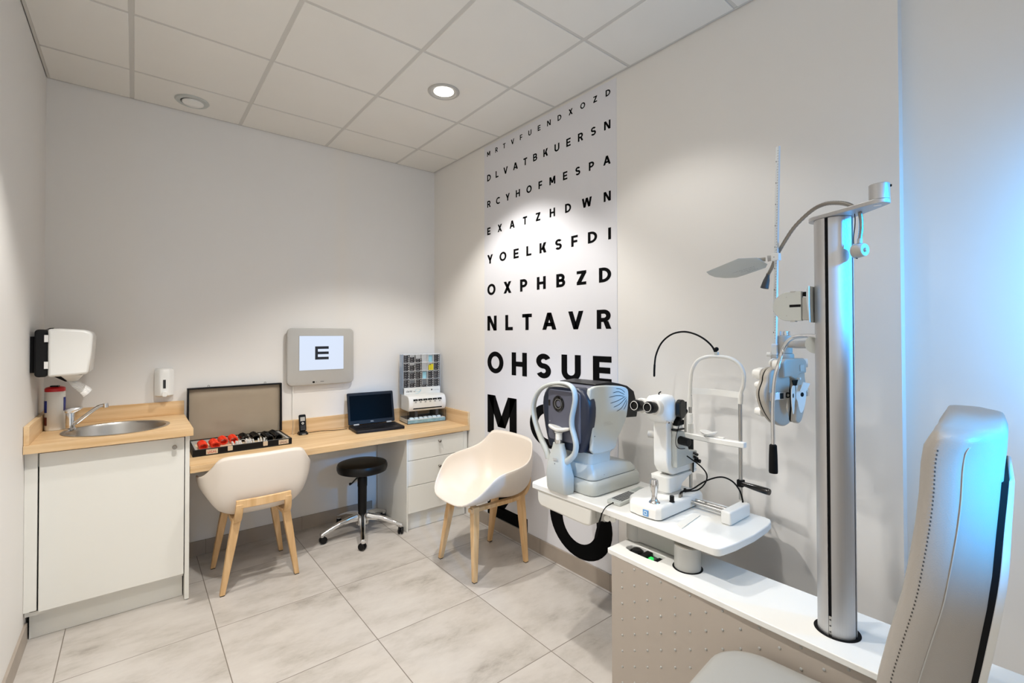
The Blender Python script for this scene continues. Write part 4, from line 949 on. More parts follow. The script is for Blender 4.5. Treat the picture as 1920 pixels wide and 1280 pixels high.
# bent handle tube with black grip
hp = cr([(-.5235, -3.2945, 1.485), (-.4825, -3.2546, 1.4865), (-.4365, -3.2008, 1.4826), (-.3894, -3.161, 1.4669), (-.342, -3.125, 1.43), (-.355, -3.113, 1.375), (-.36, -3.103, 1.32), (-.36, -3.097, 1.23), (-.36, -3.097, 1.09)], 6)
hd_ = B().tube(hp, 0.0068, 14).out('handle_tube', M['chrome'], PH)
B().lathe([(0.0, 0), (0.0085, 0.0), (0.0125, 0.004), (0.0140, 0.04), (0.0150, 0.098), (0.014, 0.104), (0, 0.104)], (-.36, -3.097, 1.092), (0.0, 0.0, -1), 22).out('grip', M['blackm'], hd_)
# rod holder and graduated rod
rx, ry = -0.262, -3.068
rh = B().box(rx-0.013, rx+0.018, ry-0.012, ry+0.012, 1.372, 1.412).out('rod_holder', M['bgrey'], PH, bevel=0.003)
B().lathe([(0.0, 0), (0.0185, 0), (0.0185, 0.012), (0.016, 0.014), (0, 0.014)], (rx-0.02, ry-0.004, 1.382), (-0.85, -0.5, 0), 28).out('clamp_knob', M['white'], rh)
B().lathe([(0.0, 0), (0.0085, 0), (0.0085, 0.012), (0, 0.014)], (rx-0.01, ry+0.013, 1.415), (-0.3, 0.95, 0), 18).out('lock_knob', M['white'], rh)
B().box(rx-0.010, rx+0.008, ry-0.010, ry+0.010, 1.4125, 1.455).out('rod_socket', M['ruler'], rh, bevel=0.002)
rodT = Matrix.Translation((rx, ry, 1.4555)) @ Matrix.Rotation(math.radians(1.3), 4, 'X')
ub = Matrix.Rotation(math.radians(-25), 4, 'Z')
b = B().prism(rrect(-0.0040, 0.0040, -0.0075, 0.0075, 0.0015, 2), 'z', 0.0, 0.752, rodT @ ub); b.m(1)
for k in range(2, 73):
    z = k*0.0102; lg = 0.0062 if k % 5 == 0 else 0.0036
    b.box(-0.0044, -0.0039, -0.0058, -0.0058+lg, z, z+0.0012, rodT @ ub)
    if k % 8 == 4: b.box(-0.0044, -0.0039, 0.0020, 0.0052, z, z+0.0045, rodT @ ub)
rod = b.out('graduated_rod', [M['ruler'], M['dgrey']], PH)

# near point card on the rod
cz = 1.787
t = thing('near_point_card', 'pale grey near-vision card clamped on the graduated rod', 'test card', (-0.27, -3.045, cz))
pv = (rodT @ Vector((0, 0, cz-1.4555)))
cl = B().box(pv.x-0.012, pv.x+0.0125, pv.y-0.0125, pv.y+0.0155, cz-0.014, cz+0.014).out('clamp', M['white'], t, bevel=0.002)
B().cyl((pv.x-0.0122, pv.y+0.004, cz-0.001), (pv.x-0.0130, pv.y+0.004, cz-0.001), 0.0016, n=10).out('clamp_screw', M['dgrey'], cl)
B().cyl((pv.x, pv.y+0.016, cz-0.002), (pv.x-0.004, pv.y+0.030, cz-0.003), 0.0105, 0.012, n=18).out('pivot', M['bgrey'], t)
cp = [(-.274, -2.801, 1.7575), (-.340, -2.967, 1.786), (-.319, -3.028, 1.7835), (-.255, -3.040, 1.7635), (-.230, -3.023, 1.7545), (-.197, -2.935, 1.740), (-.181, -2.884, 1.7325), (-.191, -2.842, 1.7337), (-.216, -2.808, 1.7395), (-.245, -2.798, 1.748)]
nn = Vector((0.294, 0.046, 0.955))
b = B(); b.loft([[Vector(p) for p in cp], [Vector(p)+nn*0.0016 for p in cp]]); b.m(1)
o_, ux = Vector((-.235, -2.895, 1.7475)), (Vector((-.25, -3.03, 1.7605))-Vector((-.205, -2.87, 1.7405))).normalized()
uy = nn.cross(ux).normalized(); ux = uy.cross(nn).normalized()
for r, (x0_, n) in enumerate([(0.0, 14), (0.03, 9), (0.05, 7)]):
    for k in range(n):
        p = o_+ux*(x0_+k*0.0075)+uy*(r*0.012)-nn*0.0004
        w_ = 0.005 if (k*5+r) % 3 else 0.003
        b.poly([p, p+ux*w_, p+ux*w_+uy*0.0018, p+uy*0.0018])
b.out('card', [M['lgrey'], M['dgrey']], t)
B().tube([(-.262, -3.036, 1.783), (-.272, -3.018, 1.783), (-.292, -2.998, 1.7845)], [.008, .007, .003], 10, flat=0.5).out('card_clip', M['bgrey'], t)

# ------------------------------------------------------------------ instrument table
TZ = 0.720
t = thing('instrument_table', 'white instrument table with rounded end carried by the grey swing arm', 'table', (-0.32, -2.5, 0.685))
tb = [(-.545, -1.985), (-.53, -1.972), (-.12, -1.885), (-.095, -1.90), (-.088, -2.5), (-.092, -2.955), (-.100, -2.980), (-.126, -2.993), (-.176, -3.001), (-.307, -3.005), (-.440, -2.996), (-.504, -2.985), (-.523, -2.980), (-.533, -2.970), (-.537, -2.955), (-.538, -2.5)]
B().prism(tb, 'z', 0.691, TZ).out('table_top', M['white'], t, bevel=0.004, seg=3)
dr = [(-2.010, 0.6905), (-2.012, 0.640), (-2.020, 0.622), (-2.040, 0.610), (-2.33, 0.604), (-2.365, 0.608), (-2.375, 0.62), (-2.378, 0.6905)]
B().prism(dr, 'x', -0.535, -0.13).out('accessory_drawer', M['offw'], t, bevel=0.010, seg=3)
B().box(-0.5, -0.27, -2.43, -2.379, 0.64, 0.6905).out('slide_rail', M['mgrey'], t)
for k, y in enumerate((-2.448, -2.470)): B().lathe([(0.0, 0), (0.012, 0), (0.014, 0.006), (0.014, 0.018), (0, 0.018)], (-0.500+0.012*k, y, 0.667), (-0.8, -0.4, 0), 18).out('lock_knob', M['offw'], t)
B().cyl((-0.40, -2.46, 0.668), (-0.49, -2.46, 0.668), 0.006, n=12).out('lock_shaft', M['mgrey'], t)

# ------------------------------------------------------------------ autorefractor
t = thing('autorefractor', 'bulky light grey autorefractor with dark face and oval chinrest frame', 'eye testing machine', (-0.31, -2.2, TZ))
rr2 = lambda x0, x1, y0, y1, r, z: [(x, y, z) for x, y in rrect(x0, x1, y0, y1, r, 5)]
B().loft([rr2(-.482, -.100, -2.346, -2.050, .04, TZ+.0035), rr2(-.484, -.098, -2.350, -2.046, .042, TZ+.008), rr2(-.484, -.098, -2.350, -2.046, .042, .768), rr2(-.478, -.106, -2.343, -2.054, .04, .786), rr2(-.470, -.116, -2.336, -2.062, .036, .792)]).out('base', M['lgrey'], t, smooth=50)
b = B().loft([rr2(-.47, -.11, -2.335, -2.062, .036, TZ+.0002), rr2(-.47, -.11, -2.335, -2.062, .036, TZ+.0033)]); b.out('foot_gap', M['black'], t)
car = B().loft([rr2(-.474, -.122, -2.338, -2.058, .036, .7945), rr2(-.474, -.122, -2.338, -2.058, .036, .806), rr2(-.468, -.150, -2.328, -2.068, .034, .832), rr2(-.466, -.235, -2.318, -2.078, .03, .852), rr2(-.462, -.300, -2.314, -2.082, .028, .864)]).out('carriage', M['lgrey'], t, smooth=50)
B().loft([rr2(-.4725, -.1235, -2.3365, -2.0595, .036, .7923), rr2(-.4725, -.1235, -2.3365, -2.0595, .036, .7944)]).out('seam', M['black'], car)
B().loft([rr2(-.460, -.302, -2.312, -2.084, .022, .8642), rr2(-.458, -.300, -2.312, -2.084, .022, .905), rr2(-.466, -.292, -2.322, -2.074, .02, .919)]).out('pedestal', M['lgrey'], t, smooth=50)
for x, y in ((-.39, -2.3355), (-.165, -2.3312)): B().cyl((x, y+.002, .812 if x < -.3 else .815), (x, y-.0025, .812 if x < -.3 else .815), .003, n=12).out('screw', M['mgrey'], car)
# head
yc = -2.178
def fr(z):  # half width of the dark front by height
    P = [(.925, .112), (.96, .128), (1.02, .147), (1.08, .160), (1.13, .166), (1.17, .160), (1.20, .146), (1.222, .125), (1.236, .10)]
    for (a, p), (c, q) in zip(P, P[1:]):
        if a <= z <= c: return p+(q-p)*(z-a)/(c-a)
    return P[-1][1] if z > 1.2 else P[0][1]
zs = [.925, .95, .985, 1.02, 1.06, 1.10, 1.14, 1.17, 1.195, 1.212, 1.224, 1.234]
def frring(x, k, top=0): return [(x, yc+fr(z)*k, z-top*(z-.925)) for z in zs]+[(x, yc-fr(z)*k, z-top*(z-.925)) for z in reversed(zs)]
B().loft([frring(-.508, .86, .02), frring(-.502, .94, .008), frring(-.492, .985), frring(-.470, 1.0), frring(-.455, 1.0)]).out('front_bezel', M['navy'], t, smooth=40)
face = B().loft([[(-.5125, y, z) for y, z in rrect(yc-.112, yc+.104, .965, 1.212, .02, 4)], [(-.506, y, z) for y, z in rrect(yc-.116, yc+.108, .960, 1.216, .02, 4)]]).out('front_face', M['slate'], t, bevel=0.002)
core = [(-.455, .922), (-.455, 1.230), (-.42, 1.240), (-.33, 1.240), (-.215, 1.224), (-.19, 1.18), (-.205, 1.08), (-.24, 1.018), (-.285, .965), (-.31, .922)]
B().prism(core, 'y', yc-.130, yc+.130).out('core', M['slate'], t, bevel=0.006)
side = cr([(-.482, 1.232, 0), (-.43, 1.243, 0), (-.315, 1.238, 0), (-.208, 1.221, 0), (-.186, 1.180, 0), (-.201, 1.078, 0), (-.237, 1.018, 0), (-.277, .970, 0), (-.305, .921, 0), (-.457, .921, 0), (-.466, .985, 0), (-.472, 1.06, 0), (-.487, 1.15, 0), (-.487, 1.2, 0)], 3)
side = [(v.x, v.y) for v in side]
for s in (-1, 1):
    y0, y1 = (yc-.153, yc-.1305) if s < 0 else (yc+.1305, yc+.153)
    sp = B().prism(side, 'y', y0, y1).out('side_shell', M['lgrey'], t, bevel=0.007, seg=3, smooth=50)
    if s < 0:
        V = [[(-.29, 1.222), (-.25, 1.215), (-.218, 1.196)], [(-.315, 1.202), (-.27, 1.204), (-.222, 1.186)], [(-.345, 1.182), (-.28, 1.186), (-.226, 1.178)], [(-.335, 1.152), (-.275, 1.160), (-.215, 1.176)], [(-.31, 1.130), (-.26, 1.142), (-.206, 1.172)], [(-.285, 1.108), (-.245, 1.122), (-.203, 1.163)], [(-.23, 1.110), (-.212, 1.130), (-.2, 1.155)]]
        for q in V: B().tube(cr([(x, y0-.0002, z) for x, z in q], 5), [.0006]+[.0014]*9+[.0006], 6).out('vent', M['blackm'], sp)
        B().cyl((-.452, y0+.001, 1.005), (-.452, y0-.0006, 1.005), .003, n=10).out('screw', M['dgrey'], sp)
        b = B()
        for r_ in range(3): b.box(-.385, -.335+.01*r_, y0-.0004, y0+.001, 1.062-.007*r_, 1.0635-.007*r_)
        b.out('embossing', M['mgrey'], sp)
ly = -2.148
B().lathe([(.040, 0), (.040, .003), (.036, .006), (.030, .004), (.026, .0055), (.022, .002), (.016, .0), (.012, -.001), (0, -.001)], (-.5126, ly, 1.146), (-1, 0, 0), 36, cap=False).out('lens', M['gloss'], face)
B().torus((-.5165, ly, 1.146), .024, .0008, (1, 0, 0), 30, 6).out('lens_ring', M['mgrey'], face)
for y in (-2.252, -2.082): B().box(-.5135, -.5122, y-.0065, y+.0065, 1.130, 1.160).out('sensor_window', M['gloss'], face)
for y, z in ((-2.085, 1.052), (-2.245, 1.04), (-2.25, .985)): B().sphere((-.5128, y, z), .003, (.6, 1, 1), 10).out('led', M['mgrey'], face)
vw = [(-.41, 1.249), (-.30, 1.254), (-.225, 1.240), (-.160, 1.224), (-.105, 1.192), (-.070, 1.098), (-.082, 1.054), (-.170, 1.060), (-.19, 1.10), (-.20, 1.20), (-.30, 1.236), (-.41, 1.242)]
B().prism(vw, 'y', yc-.125, yc+.125).out('operator_monitor', M['black'], t, bevel=0.005)
B().tube(cr([(-.25, -2.20, .866), (-.25, -2.20, .90), (-.246, -2.20, .935)], 4), [.009]*4+[.011]*3+[.012]*2, 14).out('joystick', M['black'], t)
# chinrest frame
fpts = [(-2.100, .868), (-2.082, .905), (-2.045, .955), (-2.010, 1.015), (-1.988, 1.075), (-1.986, 1.12), (-2.004, 1.168), (-2.045, 1.212), (-2.105, 1.240), (-2.185, 1.254), (-2.245, 1.250), (-2.276, 1.225), (-2.283, 1.185), (-2.275, 1.145), (-2.262, 1.095), (-2.262, 1.05), (-2.278, 1.005), (-2.288, .965), (-2.278, .925), (-2.250, .895), (-2.215, .87)]
q = cr([(-.535, y, z) for y, z in fpts], 5); rr = []
for i, v in enumerate(q):
    tn = (q[min(i+1, len(q)-1)]-q[max(i-1, 0)]).normalized(); n_ = Vector((1, 0, 0)).cross(tn)
    e_ = min(1, abs(i-len(q)/2)/(len(q)/2)); hw = .009+.009*e_**3
    rr.append([v+Vector((.016*math.cos(a), 0, 0))+n_*hw*math.sin(a) for a in [2*PI*k/12 for k in range(12)]])
fr_ = B().loft(rr).out('chinrest_frame', M['lgrey'], t, smooth=60)
pd = cr([(-.5335, -2.105, 1.228), (-.5335, -2.15, 1.237), (-.5335, -2.2, 1.240), (-.5335, -2.245, 1.235)], 5); rr = []
for i, v in enumerate(pd):
    f = math.sin(PI*(i+.4)/(len(pd)-.2)); rr.append([v+Vector((.019*math.cos(a)*(.4+.6*f), 0, .006*math.sin(a)*f)) for a in [2*PI*k/12 for k in range(12)]])
B().loft(rr).out('forehead_pad', M['mgrey'], fr_, smooth=60)
col_ = [(.7205, .555, .492, .066), (.735, .560, .490, .068), (.80, .568, .488, .066), (.86, .565, .505, .060), (.90, .558, .512, .048), (.945, .553, .517, .034), (.958, .552, .518, .032)]
yc2 = -2.172
B().loft([rr2(-a, -c, yc2-hw, yc2+hw, .016, z) for z, a, c, hw in col_]).out('chinrest_column', M['lgrey'], t, smooth=50)
B().lathe([(.0205, .9585), (.0205, .976), (0, .976)], (-.535, yc2, 0), n=24).out('height_ring', M['chrome'], t)
B().lathe([(.0165, .9762), (.0165, 1.005), (.022, 1.012)], (-.535, yc2, 0), n=24).out('chin_post', M['white'], t)
rr = []
for a, hgt, sc in ((0, 1.0125, .55), (0, 1.018, .9), (0, 1.024, 1.0), (0, 1.030, .97), (0, 1.0315, .8), (0, 1.026, .3)):
    rr.append([(-.532+.026*sc*math.cos(p), yc2+.074*sc*math.sin(p), hgt+.012*abs(math.sin(p))*sc) for p in [2*PI*k/28 for k in range(28)]])
B().loft(rr).out('chin_cup', M['white'], t, smooth=60)
B().loft([[(-.5682+.0005*k_, yc2-.006+y, .884+z) for y, z in rrect(-.016, .016, -.006, .006, .0055, 4)] for k_ in (0, 2)]).out('badge', M['silverp'], t)
B().sphere((-.5665, yc2-.002, .862), .0022, n=10).out('screw', M['dgrey'], t)

# keypad with wrist strap
t = thing('remote_keypad', 'grey remote control keypad with many small keys lying on the instrument table', 'remote control', (-.338, -2.449, TZ), math.radians(4))
kw = dict(parent=t, local=True)
B().prism(rrect(-.138, .138, -.036, .036, .008, 4), 'z', 0.0006, .016).out('body', M['lgrey'], **kw, bevel=0.003)
b = B()
for i in range(12):
    for j in range(5): b.box(-.108+i*.0118, -.1005+i*.0118, -.027+j*.0118, -.0195+j*.0118, .0158, .0176)
b.out('keys', M['dgrey'], **kw)
B().box(.048, .118, -.026, .026, .0158, .0166).out('display', M['screend'], **kw)
B().cyl((-.139, .0, .009), (-.1345, .0, .009), .004, n=12).out('strap_eyelet', M['black'], **kw)
s1 = cr([(-.4765, -2.459, .729), (-.50, -2.462, .729), (-.530, -2.466, .7275), (-.552, -2.468, .717), (-.566, -2.463, .69), (-.578, -2.455, .65), (-.585, -2.448, .61), (-.583, -2.444, .595), (-.577, -2.450, .61), (-.568, -2.458, .66), (-.558, -2.462, .705)], 6)
B().tube([v for v in s1[2:]], 0.0030, 8, flat=0.5).out('wrist_strap', M['blackm'], t)

# ------------------------------------------------------------------ slit lamp with chinrest
t = thing('slit_lamp', 'white slit lamp microscope with black eyepieces and tall chinrest frame', 'microscope', (-.3, -2.6, TZ))
bs = [(-.488, -2.56), (-.496, -2.62), (-.490, -2.690), (-.472, -2.706), (-.145, -2.706), (-.128, -2.69), (-.128, -2.52), (-.15, -2.50), (-.33, -2.492), (-.43, -2.515)]
def ins(poly, d, z):
    c = Vector((-.31, -2.6)); o = []
    for x, y in poly:
        v = Vector((x, y))-c; L_ = v.length; v = v*(1-d/L_); o.append((c.x+v.x, c.y+v.y, z))
    return o
B().loft([ins(bs, .010, TZ+.0003), ins(bs, .010, TZ+.004)]).out('foot', M['black'], t)
base = B().loft([ins(bs, 0, TZ+.0045), ins(bs, 0, .758), ins(bs, .004, .768), ins(bs, .016, .775)]).out('base', M['white'], t, smooth=40, bevel=0.002)
jb = (-.436, -2.648)
js = B().lathe([(.024, .0), (.022, .004), (.015, .010), (.0115, .020), (.0125, .036), (.0165, .060), (.0178, .078), (.0165, .094), (.0155, .098), (.0, .099)], (jb[0], jb[1], .7752), n=28).out('joystick', M['chrome'], t)
B().lathe([(.0095, 0), (.006, .002), (0, .002)], (jb[0], jb[1], .8743), n=20).out('joystick_button', M['steel'], js)
B().lathe([(.0115, 0), (.0115, .002), (.0095, .003), (.0095, .024), (.009, .0255), (0, .0255)], (-.372, -2.692, .7752), n=22).out('black_knob', M['black'], t)
B().lathe([(.006, 0), (.006, .016), (0, .017)], (-.215, -2.66, .7752), n=16).out('small_knob', M['black'], t)
# logo on the front of the base
b = B(); lx = -.4968
b.box(lx-.0003, lx+.004, -2.658, -2.633, .731, .756); b.m(1).torus((lx-.0004, -2.6455, .7435), .0065, .0018, (1, 0, 0), 20, 6)
b.box(lx-.0006, lx, -2.653, -2.651, .735, .752); b.box(lx-.0006, lx, -2.6405, -2.6385, .735, .752)
b.out('logo', [M['logo'], M['ice']], base)
# connectors and cables
for dx in (0, .018): B().cyl((-.300+dx, -2.686+dx*.2, .7752), (-.300+dx, -2.686+dx*.2, .790), .0055, n=12).out('connector', M['knob'], t)
cb1 = cr([(-.300, -2.686, .790), (-.292, -2.690, .800), (-.27, -2.71, .803), (-.25, -2.745, .815), (-.235, -2.77, .85), (-.23, -2.772, .885), (-.232, -2.745, .914), (-.236, -2.71, .934), (-.215, -2.672, .940)], 6)
B().tube(cb1, .0030, 8).out('lamp_cable', M['blackm'], t)
cb2 = cr([(-.282, -2.682, .790), (-.268, -2.690, .802), (-.23, -2.705, .803), (-.19, -2.745, .84), (-.165, -2.80, .866), (-.155, -2.845, .858), (-.15, -2.876, .825), (-.148, -2.888, .785), (-.148, -2.888, .776)], 6)
B().tube(cb2, .0034, 8).out('power_cable', M['blackm'], t)
# pedestal and swivel arm
ped = [[(-.312, -2.645), (-.205, -2.645), (-.205, -2.552), (-.312, -2.552)]]
def pr4(x0, x1, y0, y1, z, r=.02): return rr2(x0, x1, y0, y1, r, z)
B().loft([pr4(-.318, -.190, -2.655, -2.535, .7755, .05), pr4(-.312, -.196, -2.648, -2.542, .782, .045)]).out('swivel_plate', M['mgrey'], t)
B().loft([pr4(-.312, -.205, -2.640, -2.550, .7822), pr4(-.316, -.190, -2.642, -2.548, .812), pr4(-.320, -.130, -2.645, -2.545, .838), pr4(-.322, -.070, -2.645, -2.545, .846), pr4(-.322, -.070, -2.645, -2.545, .852)]).out('pedestal', M['white'], t, smooth=50)
arm = [(-.320, .930), (-.318, .900), (-.300, .872), (-.27, .856), (-.085, .853), (-.068, .858), (-.066, .885), (-.085, .890), (-.235, .893), (-.262, .905), (-.266, .93), (-.266, 1.096), (-.320, 1.100)]
B().prism(arm, 'y', -2.636, -2.566).out('microscope_arm', M['white'], t, bevel=0.006, seg=3)
B().lathe([(.0, 0), (.0155, 0), (.0165, .01), (.0165, .035), (0, .035)], (-.296, -2.5655, 1.03), (-.35, .94, 0), 22).out('side_knob', M['silverp'], t)
# illumination tower
tw = [(-.300, .893), (-.300, 1.07), (-.225, 1.062), (-.186, .975), (-.186, .958), (-.12, .953), (-.112, .905), (-.19, .896)]
B().prism([(-.285, .895), (-.285, 1.060), (-.222, 1.054), (-.192, .978), (-.180, .958), (-.115, .950), (-.110, .897)], 'y', -2.664, -2.6365).out('lamp_tower', M['lgrey'], t, bevel=0.005, seg=3)
B().box(-.288, -.224, -2.666, -2.638, 1.0612, 1.068).out('slit_scale', M['black'], t)
B().box(-.280, -.232, -2.662, -2.640, 1.0685, 1.082).out('lamp_neck', M['white'], t, bevel=0.002)
B().cyl((-.262, -2.6645, 1.018), (-.268, -2.712, 1.016), .0195, .018, n=26).out('slit_knob', M['black'], t, bevel=0.003)
B().prism([(-.282, 1.0825), (-.225, 1.0825), (-.222, 1.104), (-.262, 1.112), (-.275, 1.100)], 'y', -2.664, -2.640).out('mirror_mount', M['blackm'], t, bevel=0.003)
B().cyl((-.258, -2.652, 1.108), (-.196, -2.652, 1.144), .0150, n=20).out('mirror_head', M['black'], t, bevel=0.003)
B().tube(cr([(-.27, -2.6665, 1.085), (-.288, -2.668, 1.06), (-.300, -2.668, 1.03), (-.298, -2.668, 1.0), (-.27, -2.668, .982), (-.225, -2.668, .975)], 5), .0016, 8).out('thin_wire', M['blackm'], t)
for z in (.925, .942): B().cyl((-.145, -2.6645, z), (-.15, -2.686, z-.004), .006, n=12).out('plug', M['black'], t)
B().cyl((-.135, -2.6645, .908), (-.135, -2.69, .906), .009, n=14).out('side_knob', M['black'], t)
B().cyl((-.128, -2.612, .948), (-.128, -2.612, 1.13), .0062, n=14).out('focus_rod_sleeve', M['steel'], t)
B().cyl((-.128, -2.612, 1.1302), (-.128, -2.612, 1.172), .0075, n=14).out('rod_cap', M['blackm'], t)
B().box(-.150, -.108, -2.636, -2.596, .8905, .9475).out('rod_block', M['white'], t, bevel=0.004)
# binocular head
hx, hy, hz = -.325, -2.603, 1.172
B().loft([pr4(-.345, -.262, -2.648, -2.556, 1.1005, .03), pr4(-.372, -.252, -2.655, -2.550, 1.118, .035), pr4(-.385, -.250, -2.655, -2.550, 1.150, .035), pr4(-.385, -.250, -2.652, -2.553, 1.195, .035), pr4(-.375, -.258, -2.640, -2.566, 1.215, .03), pr4(-.355, -.280, -2.62, -2.585, 1.220, .015)]).out('microscope_head', M['white'], t, smooth=60)
for y, nm in ((-2.637, 0), (-2.570, 1)):
    pz = B().loft([[Vector((-.384-.032*i+(-.002), y, 1.172+.004*i))+Vector((0, .0300*math.cos(a), .0345*math.sin(a))) for a in [2*PI*k/24 for k in range(24)]] for i in (0, 1)]).out('prism_housing', M['white'], t, smooth=50, bevel=0.003)
    B().lathe([(.0215, 0), (.0235, .003), (.0235, .024), (.026, .027), (.026, .040), (.0235, .043), (.0215, .050), (.016, .051), (.0135, .046), (0, .045)], (-.4185, y, 1.1765), (-1, 0, .10), 30).out('eyepiece', M['black'], pz)
    B().torus((-.4685, y, 1.1815), .0185, .0011, (-1, 0, .1), 26, 6).out('eyepiece_ring', M['white'], pz)
B().prism([(y, z) for y, z in rrect(-.285, -.235, 1.115, 1.2, .024, 6)], 'y', -2.680, -2.6555).out('magnification_drum', M['gloss'], t, bevel=0.004)
B().cyl((-.235, -2.668, 1.16), (-.225, -2.668, 1.16), .008, n=14).out('drum_pin', M['black'], t)
B().tube([(-.325, -2.60, 1.2205), (-.325, -2.60, 1.228), (-.318, -2.606, 1.234)], .003, 8).out('top_lever', M['black'], t)
B().cyl((-.34, -2.6485, 1.112), (-.343, -2.662, 1.104), .004, n=10).out('clamp_screw', M['chrome'], t)
# rails, end block, plate
for x in (-.205, -.238): B().cyl((x, -2.7065, .747), (x, -2.869, .747), .0080, n=16).out('rail', M['steel'], t)
B().box(-.303, -.128, -2.912, -2.869, TZ+.0003, .7755).out('end_block', M['white'], t, bevel=0.008, seg=3)
B().prism([(-.452, -2.762), (-.475, -2.80), (-.29, -2.775), (-.28, -2.745)], 'z', TZ+.0003, TZ+.0035).out('glass_plate', M['offw'], t)
# chin and forehead frame
FX = -.120; YL_, YR_ = -2.634, -2.868
for y, z0, z1 in ((YL_, TZ+.0003, 1.206), (YR_, .776, 1.222)):
    B().cyl((FX, y, z0), (FX, y, z1), .0078, n=18).out('pole', M['steel'], t)
hoop = cr([(FX, YL_, 1.150), (FX, YL_+.002, 1.21), (FX, -2.636, 1.27), (FX, -2.645, 1.325), (FX, -2.672, 1.368), (FX, -2.715, 1.388), (FX, -2.767, 1.392), (FX, -2.825, 1.386), (FX, -2.866, 1.360), (FX, -2.884, 1.32), (FX, -2.882, 1.27), (FX, -2.872, 1.235), (FX, YR_, 1.19)], 6)
hp_ = B().tube(hoop, [.0105]*6+[.0082]*(len(hoop)-12)+[.0105]*6, 14).out('head_hoop', M['offw'], t)
b = B(); rr = []
for i in range(11):
    f = i/10; y = YL_-.004+(YR_-YL_+.008)*f; x = FX+.004+.02*math.sin(PI*f); rr.append([(x-.0022, y, 1.213), (x+.0022, y, 1.213), (x+.0022, y, 1.240), (x-.0022, y, 1.240)])
b.loft(rr).out('brow_band', M['white'], hp_)
b = B(); rr = []
for i in range(13):
    f = i/12; y = -2.612-.280*f; hz_ = .0135; x = FX-.006-.010*math.sin(PI*f); rr.append([(x-.014, y, 1.003), (x+.014, y, 1.003), (x+.014, y, 1.028), (x-.014, y, 1.028)])
cbar = b.loft(rr).out('chin_bar', M['white'], t, bevel=0.004)
B().loft([[(-.128+.032*sc*math.cos(p), -2.728+.038*sc*math.sin(p), z+.010*abs(math.sin(p))*sc) for p in [2*PI*k/24 for k in range(24)]] for z, sc in ((1.0285, .6), (1.036, .95), (1.042, 1.0), (1.044, .9), (1.037, .35))]).out('chin_cup', M['white'], cbar, smooth=60)
B().box(-.136, -.116, -2.80, -2.768, 1.0285, 1.033).out('paper_pin_plate', M['white'], cbar, bevel=0.001)
B().lathe([(.0128, 1.0285), (.0128, 1.072), (.0108, 1.074), (.0108, 1.118), (.0085, 1.12)], (FX, YL_, 0), n=22).out('height_sleeve', M['white'], t)
B().lathe([(.0135, .915), (.0135, 1.0028), (.009, 1.0028)], (FX, YL_, 0), n=22).out('lower_sleeve', M['black'], t)
B().tube([(FX, YL_-.008, .913), (FX-.002, YL_-.014, .89), (FX-.004, YL_-.014, .845)], [.006, .004, .003], 10).out('sleeve_tail', M['blackm'], t)
B().box(FX-.013, FX+.013, YR_-.013, YR_+.013, .832, .862).out('grip_clamp', M['blackm'], t, bevel=0.003)
B().lathe([(.0, 0), (.0085, 0), (.0095, .01), (.0125, .05), (.0140, .108), (.0125, .118), (0, .119)], (FX-.008, YR_-.010, .849), (-.12, -.99, -.03), 22).out('patient_grip', M['gloss'], t)
# fixation lamp
B().box(FX-.007, FX+.007, -2.772, -2.756, 1.4005, 1.412).out('lamp_bracket', M['lgrey'], t, bevel=0.001)
fx = cr([(FX, -2.762, 1.4125), (FX, -2.757, 1.418), (FX, -2.735, 1.446), (FX, -2.700, 1.474), (FX, -2.652, 1.496), (FX, -2.597, 1.505), (FX, -2.534, 1.491), (FX, -2.480, 1.449), (FX, -2.449, 1.389), (FX, -2.440, 1.335), (FX, -2.438, 1.29), (FX, -2.438, 1.278)], 6)
rad = [.0068]*4+[.0075]*3+[.0055]*2+[.0042]*(len(fx)-9-13)+[.0052]*10+[.0045, .0035, .002]
B().tube(fx, rad, 12).out('fixation_lamp', M['blackm'], t)
B().sphere((FX, -2.764, 1.425), .0095, n=14).out('lamp_joint', M['blackm'], t)

# ------------------------------------------------------------------ patient chair
t = thing('patient_chair', 'grey leather patient chair with tall curved backrest at the right edge', 'chair', (-.83, -3.4, 0))
prof = [(.60, -3.545, -3.655), (.70, -3.540, -3.668), (.83, -3.556, -3.684), (.90, -3.570, -3.695), (1.00, -3.593, -3.710), (1.06, -3.603, -3.717), (1.14, -3.614, -3.723), (1.20, -3.620, -3.728), (1.255, -3.623, -3.732), (1.285, -3.627, -3.735), (1.302, -3.635, -3.736)]
def bring(z, f, r, i=0, top=0):
    c = -.83; a, b_ = .228-i, .222-i
    q = [(a-.045, f-.001), (a-.014, f-.003), (a-.003, f-.012), (a, f-.024), (a+.001, f-.045), (a-.006, f-.060), (a-.030, r+.024), (a-.060, r+.005), (a-.088, r-.001)]
    L_ = [(c-x, y, z) for x, y in q]; R_ = [(c+x, y, z) for x, y in reversed(q)]
    return L_+[(c, r-.004, z)]+R_+[(c+.06, f-.004, z), (c-.06, f-.004, z)]
rings = [bring(z, f, r) for z, f, r in prof]
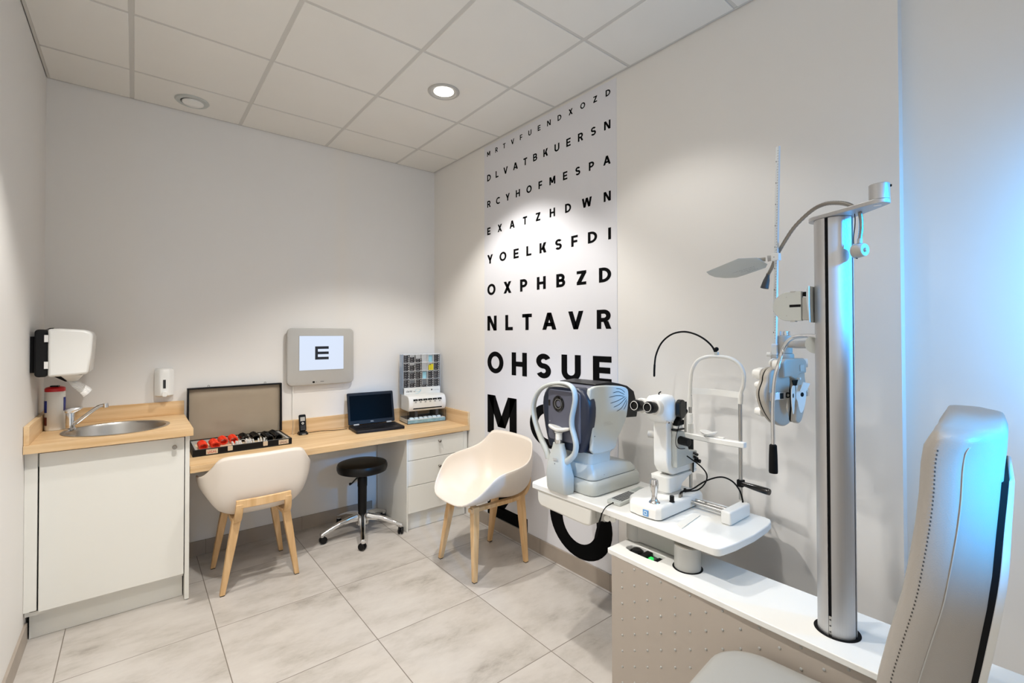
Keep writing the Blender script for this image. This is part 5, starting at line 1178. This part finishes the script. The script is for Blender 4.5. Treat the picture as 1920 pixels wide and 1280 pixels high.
# domed top, higher towards the middle
def topring(z, k, zl):
    base = bring(z, -3.640, -3.736)
    ctr = Vector((-.83, -3.688, z))
    return [ctr+(Vector(p)-ctr)*k+Vector((0, 0, 0)) for p in base]
rings += [topring(1.313, .985, 0), topring(1.3195, .93, 0), topring(1.323, .80, 0), topring(1.324, .4, 0)]
bk = B().loft(rings).out('backrest', M['leather'], t, smooth=60)
b = B()
fine = cr([(z, f, r) for z, f, r in prof], 8)
zz = .66; fi = 0
while zz < 1.285:
    while fine[fi+1][0] < zz: fi += 1
    p, q = fine[fi], fine[fi+1]; v = p.lerp(q, (zz-p[0])/(q[0]-p[0]))
    b.box(-.83-.2284, -.83-.2262, v[1]-.0250, v[1]-.0228, zz, zz+.0034); zz += .0075
b.out('stitching', M['thread'], bk)
b = B().tube([Vector((-.83-.2232, v[1]-.0595, v[0])) for v in fine if v[0] < 1.295]+[Vector((-1.035, -3.700, 1.311)), Vector((-.99, -3.722, 1.317)), Vector((-.90, -3.728, 1.320)), Vector((-.75, -3.728, 1.320))], .0011, 6)
b.out('piping_seam', M['mgrey'], bk)
shz = [v for v in fine if v[0] < 1.235]
rb = [[(-.985, v[2]-.0005+.004, v[0]), (-.675, v[2]-.0005+.004, v[0]), (-.675, v[2]-.0075, v[0]), (-.975, v[2]-.0075, v[0])] for v in shz]
B().loft(rb).out('back_gap', M['blackm'], t)
rb = [[(-.955, v[2]-.0077, v[0]), (-.695, v[2]-.0077, v[0]), (-.71, v[2]-.015-.006*math.sin(PI*min(1, max(0, (v[0]-.6)/.63))), v[0]), (-.94, v[2]-.015-.006*math.sin(PI*min(1, max(0, (v[0]-.6)/.63))), v[0])] for v in shz]
B().loft(rb).out('back_shell', M['offw'], t, bevel=0.006, smooth=50)
st = [(x, y) for x, y in rrect(-1.082, -.588, -3.53, -3.095, .13, 8)]
def sring(z, d):
    c = Vector((-.835, -3.31)); return [tuple(c+(Vector(p)-c)*(1-d/.25))+(z,) for p in st]
B().loft([sring(.405, .02), sring(.412, .004), sring(.43, 0), sring(.470, 0), sring(.488, .008), sring(.497, .025), sring(.500, .06), sring(.498, .15)]).out('seat', M['seatl'], t, smooth=60)
B().loft([sring(.4705, -.0015), sring(.4735, -.0015)]).out('seat_piping', M['mgrey'], t)
B().box(-1.0, -.66, -3.50, -3.16, .36, .4045).out('seat_frame', M['dgrey'], t, bevel=0.004)
B().loft([[(-.92, -3.66, .52), (-.74, -3.66, .52), (-.74, -3.705, .52), (-.92, -3.705, .52)], [(-.92, -3.45, .365), (-.74, -3.45, .365), (-.74, -3.45, .40), (-.92, -3.45, .40)]]).out('back_bracket', M['dgrey'], t)
B().box(-.92, -.74, -3.704, -3.66, .52, .66).out('back_upright', M['dgrey'], t)
B().lathe([(.0, .0005), (.24, .0005), (.245, .012), (.20, .03), (.07, .045), (.06, .06), (.055, .358), (0, .358)], (-.83, -3.33, 0), n=40).out('pedestal_base', M['lgrey'], t)

t.location = (-.855, -3.382, 0); t.rotation_euler = (0, 0, math.radians(5))
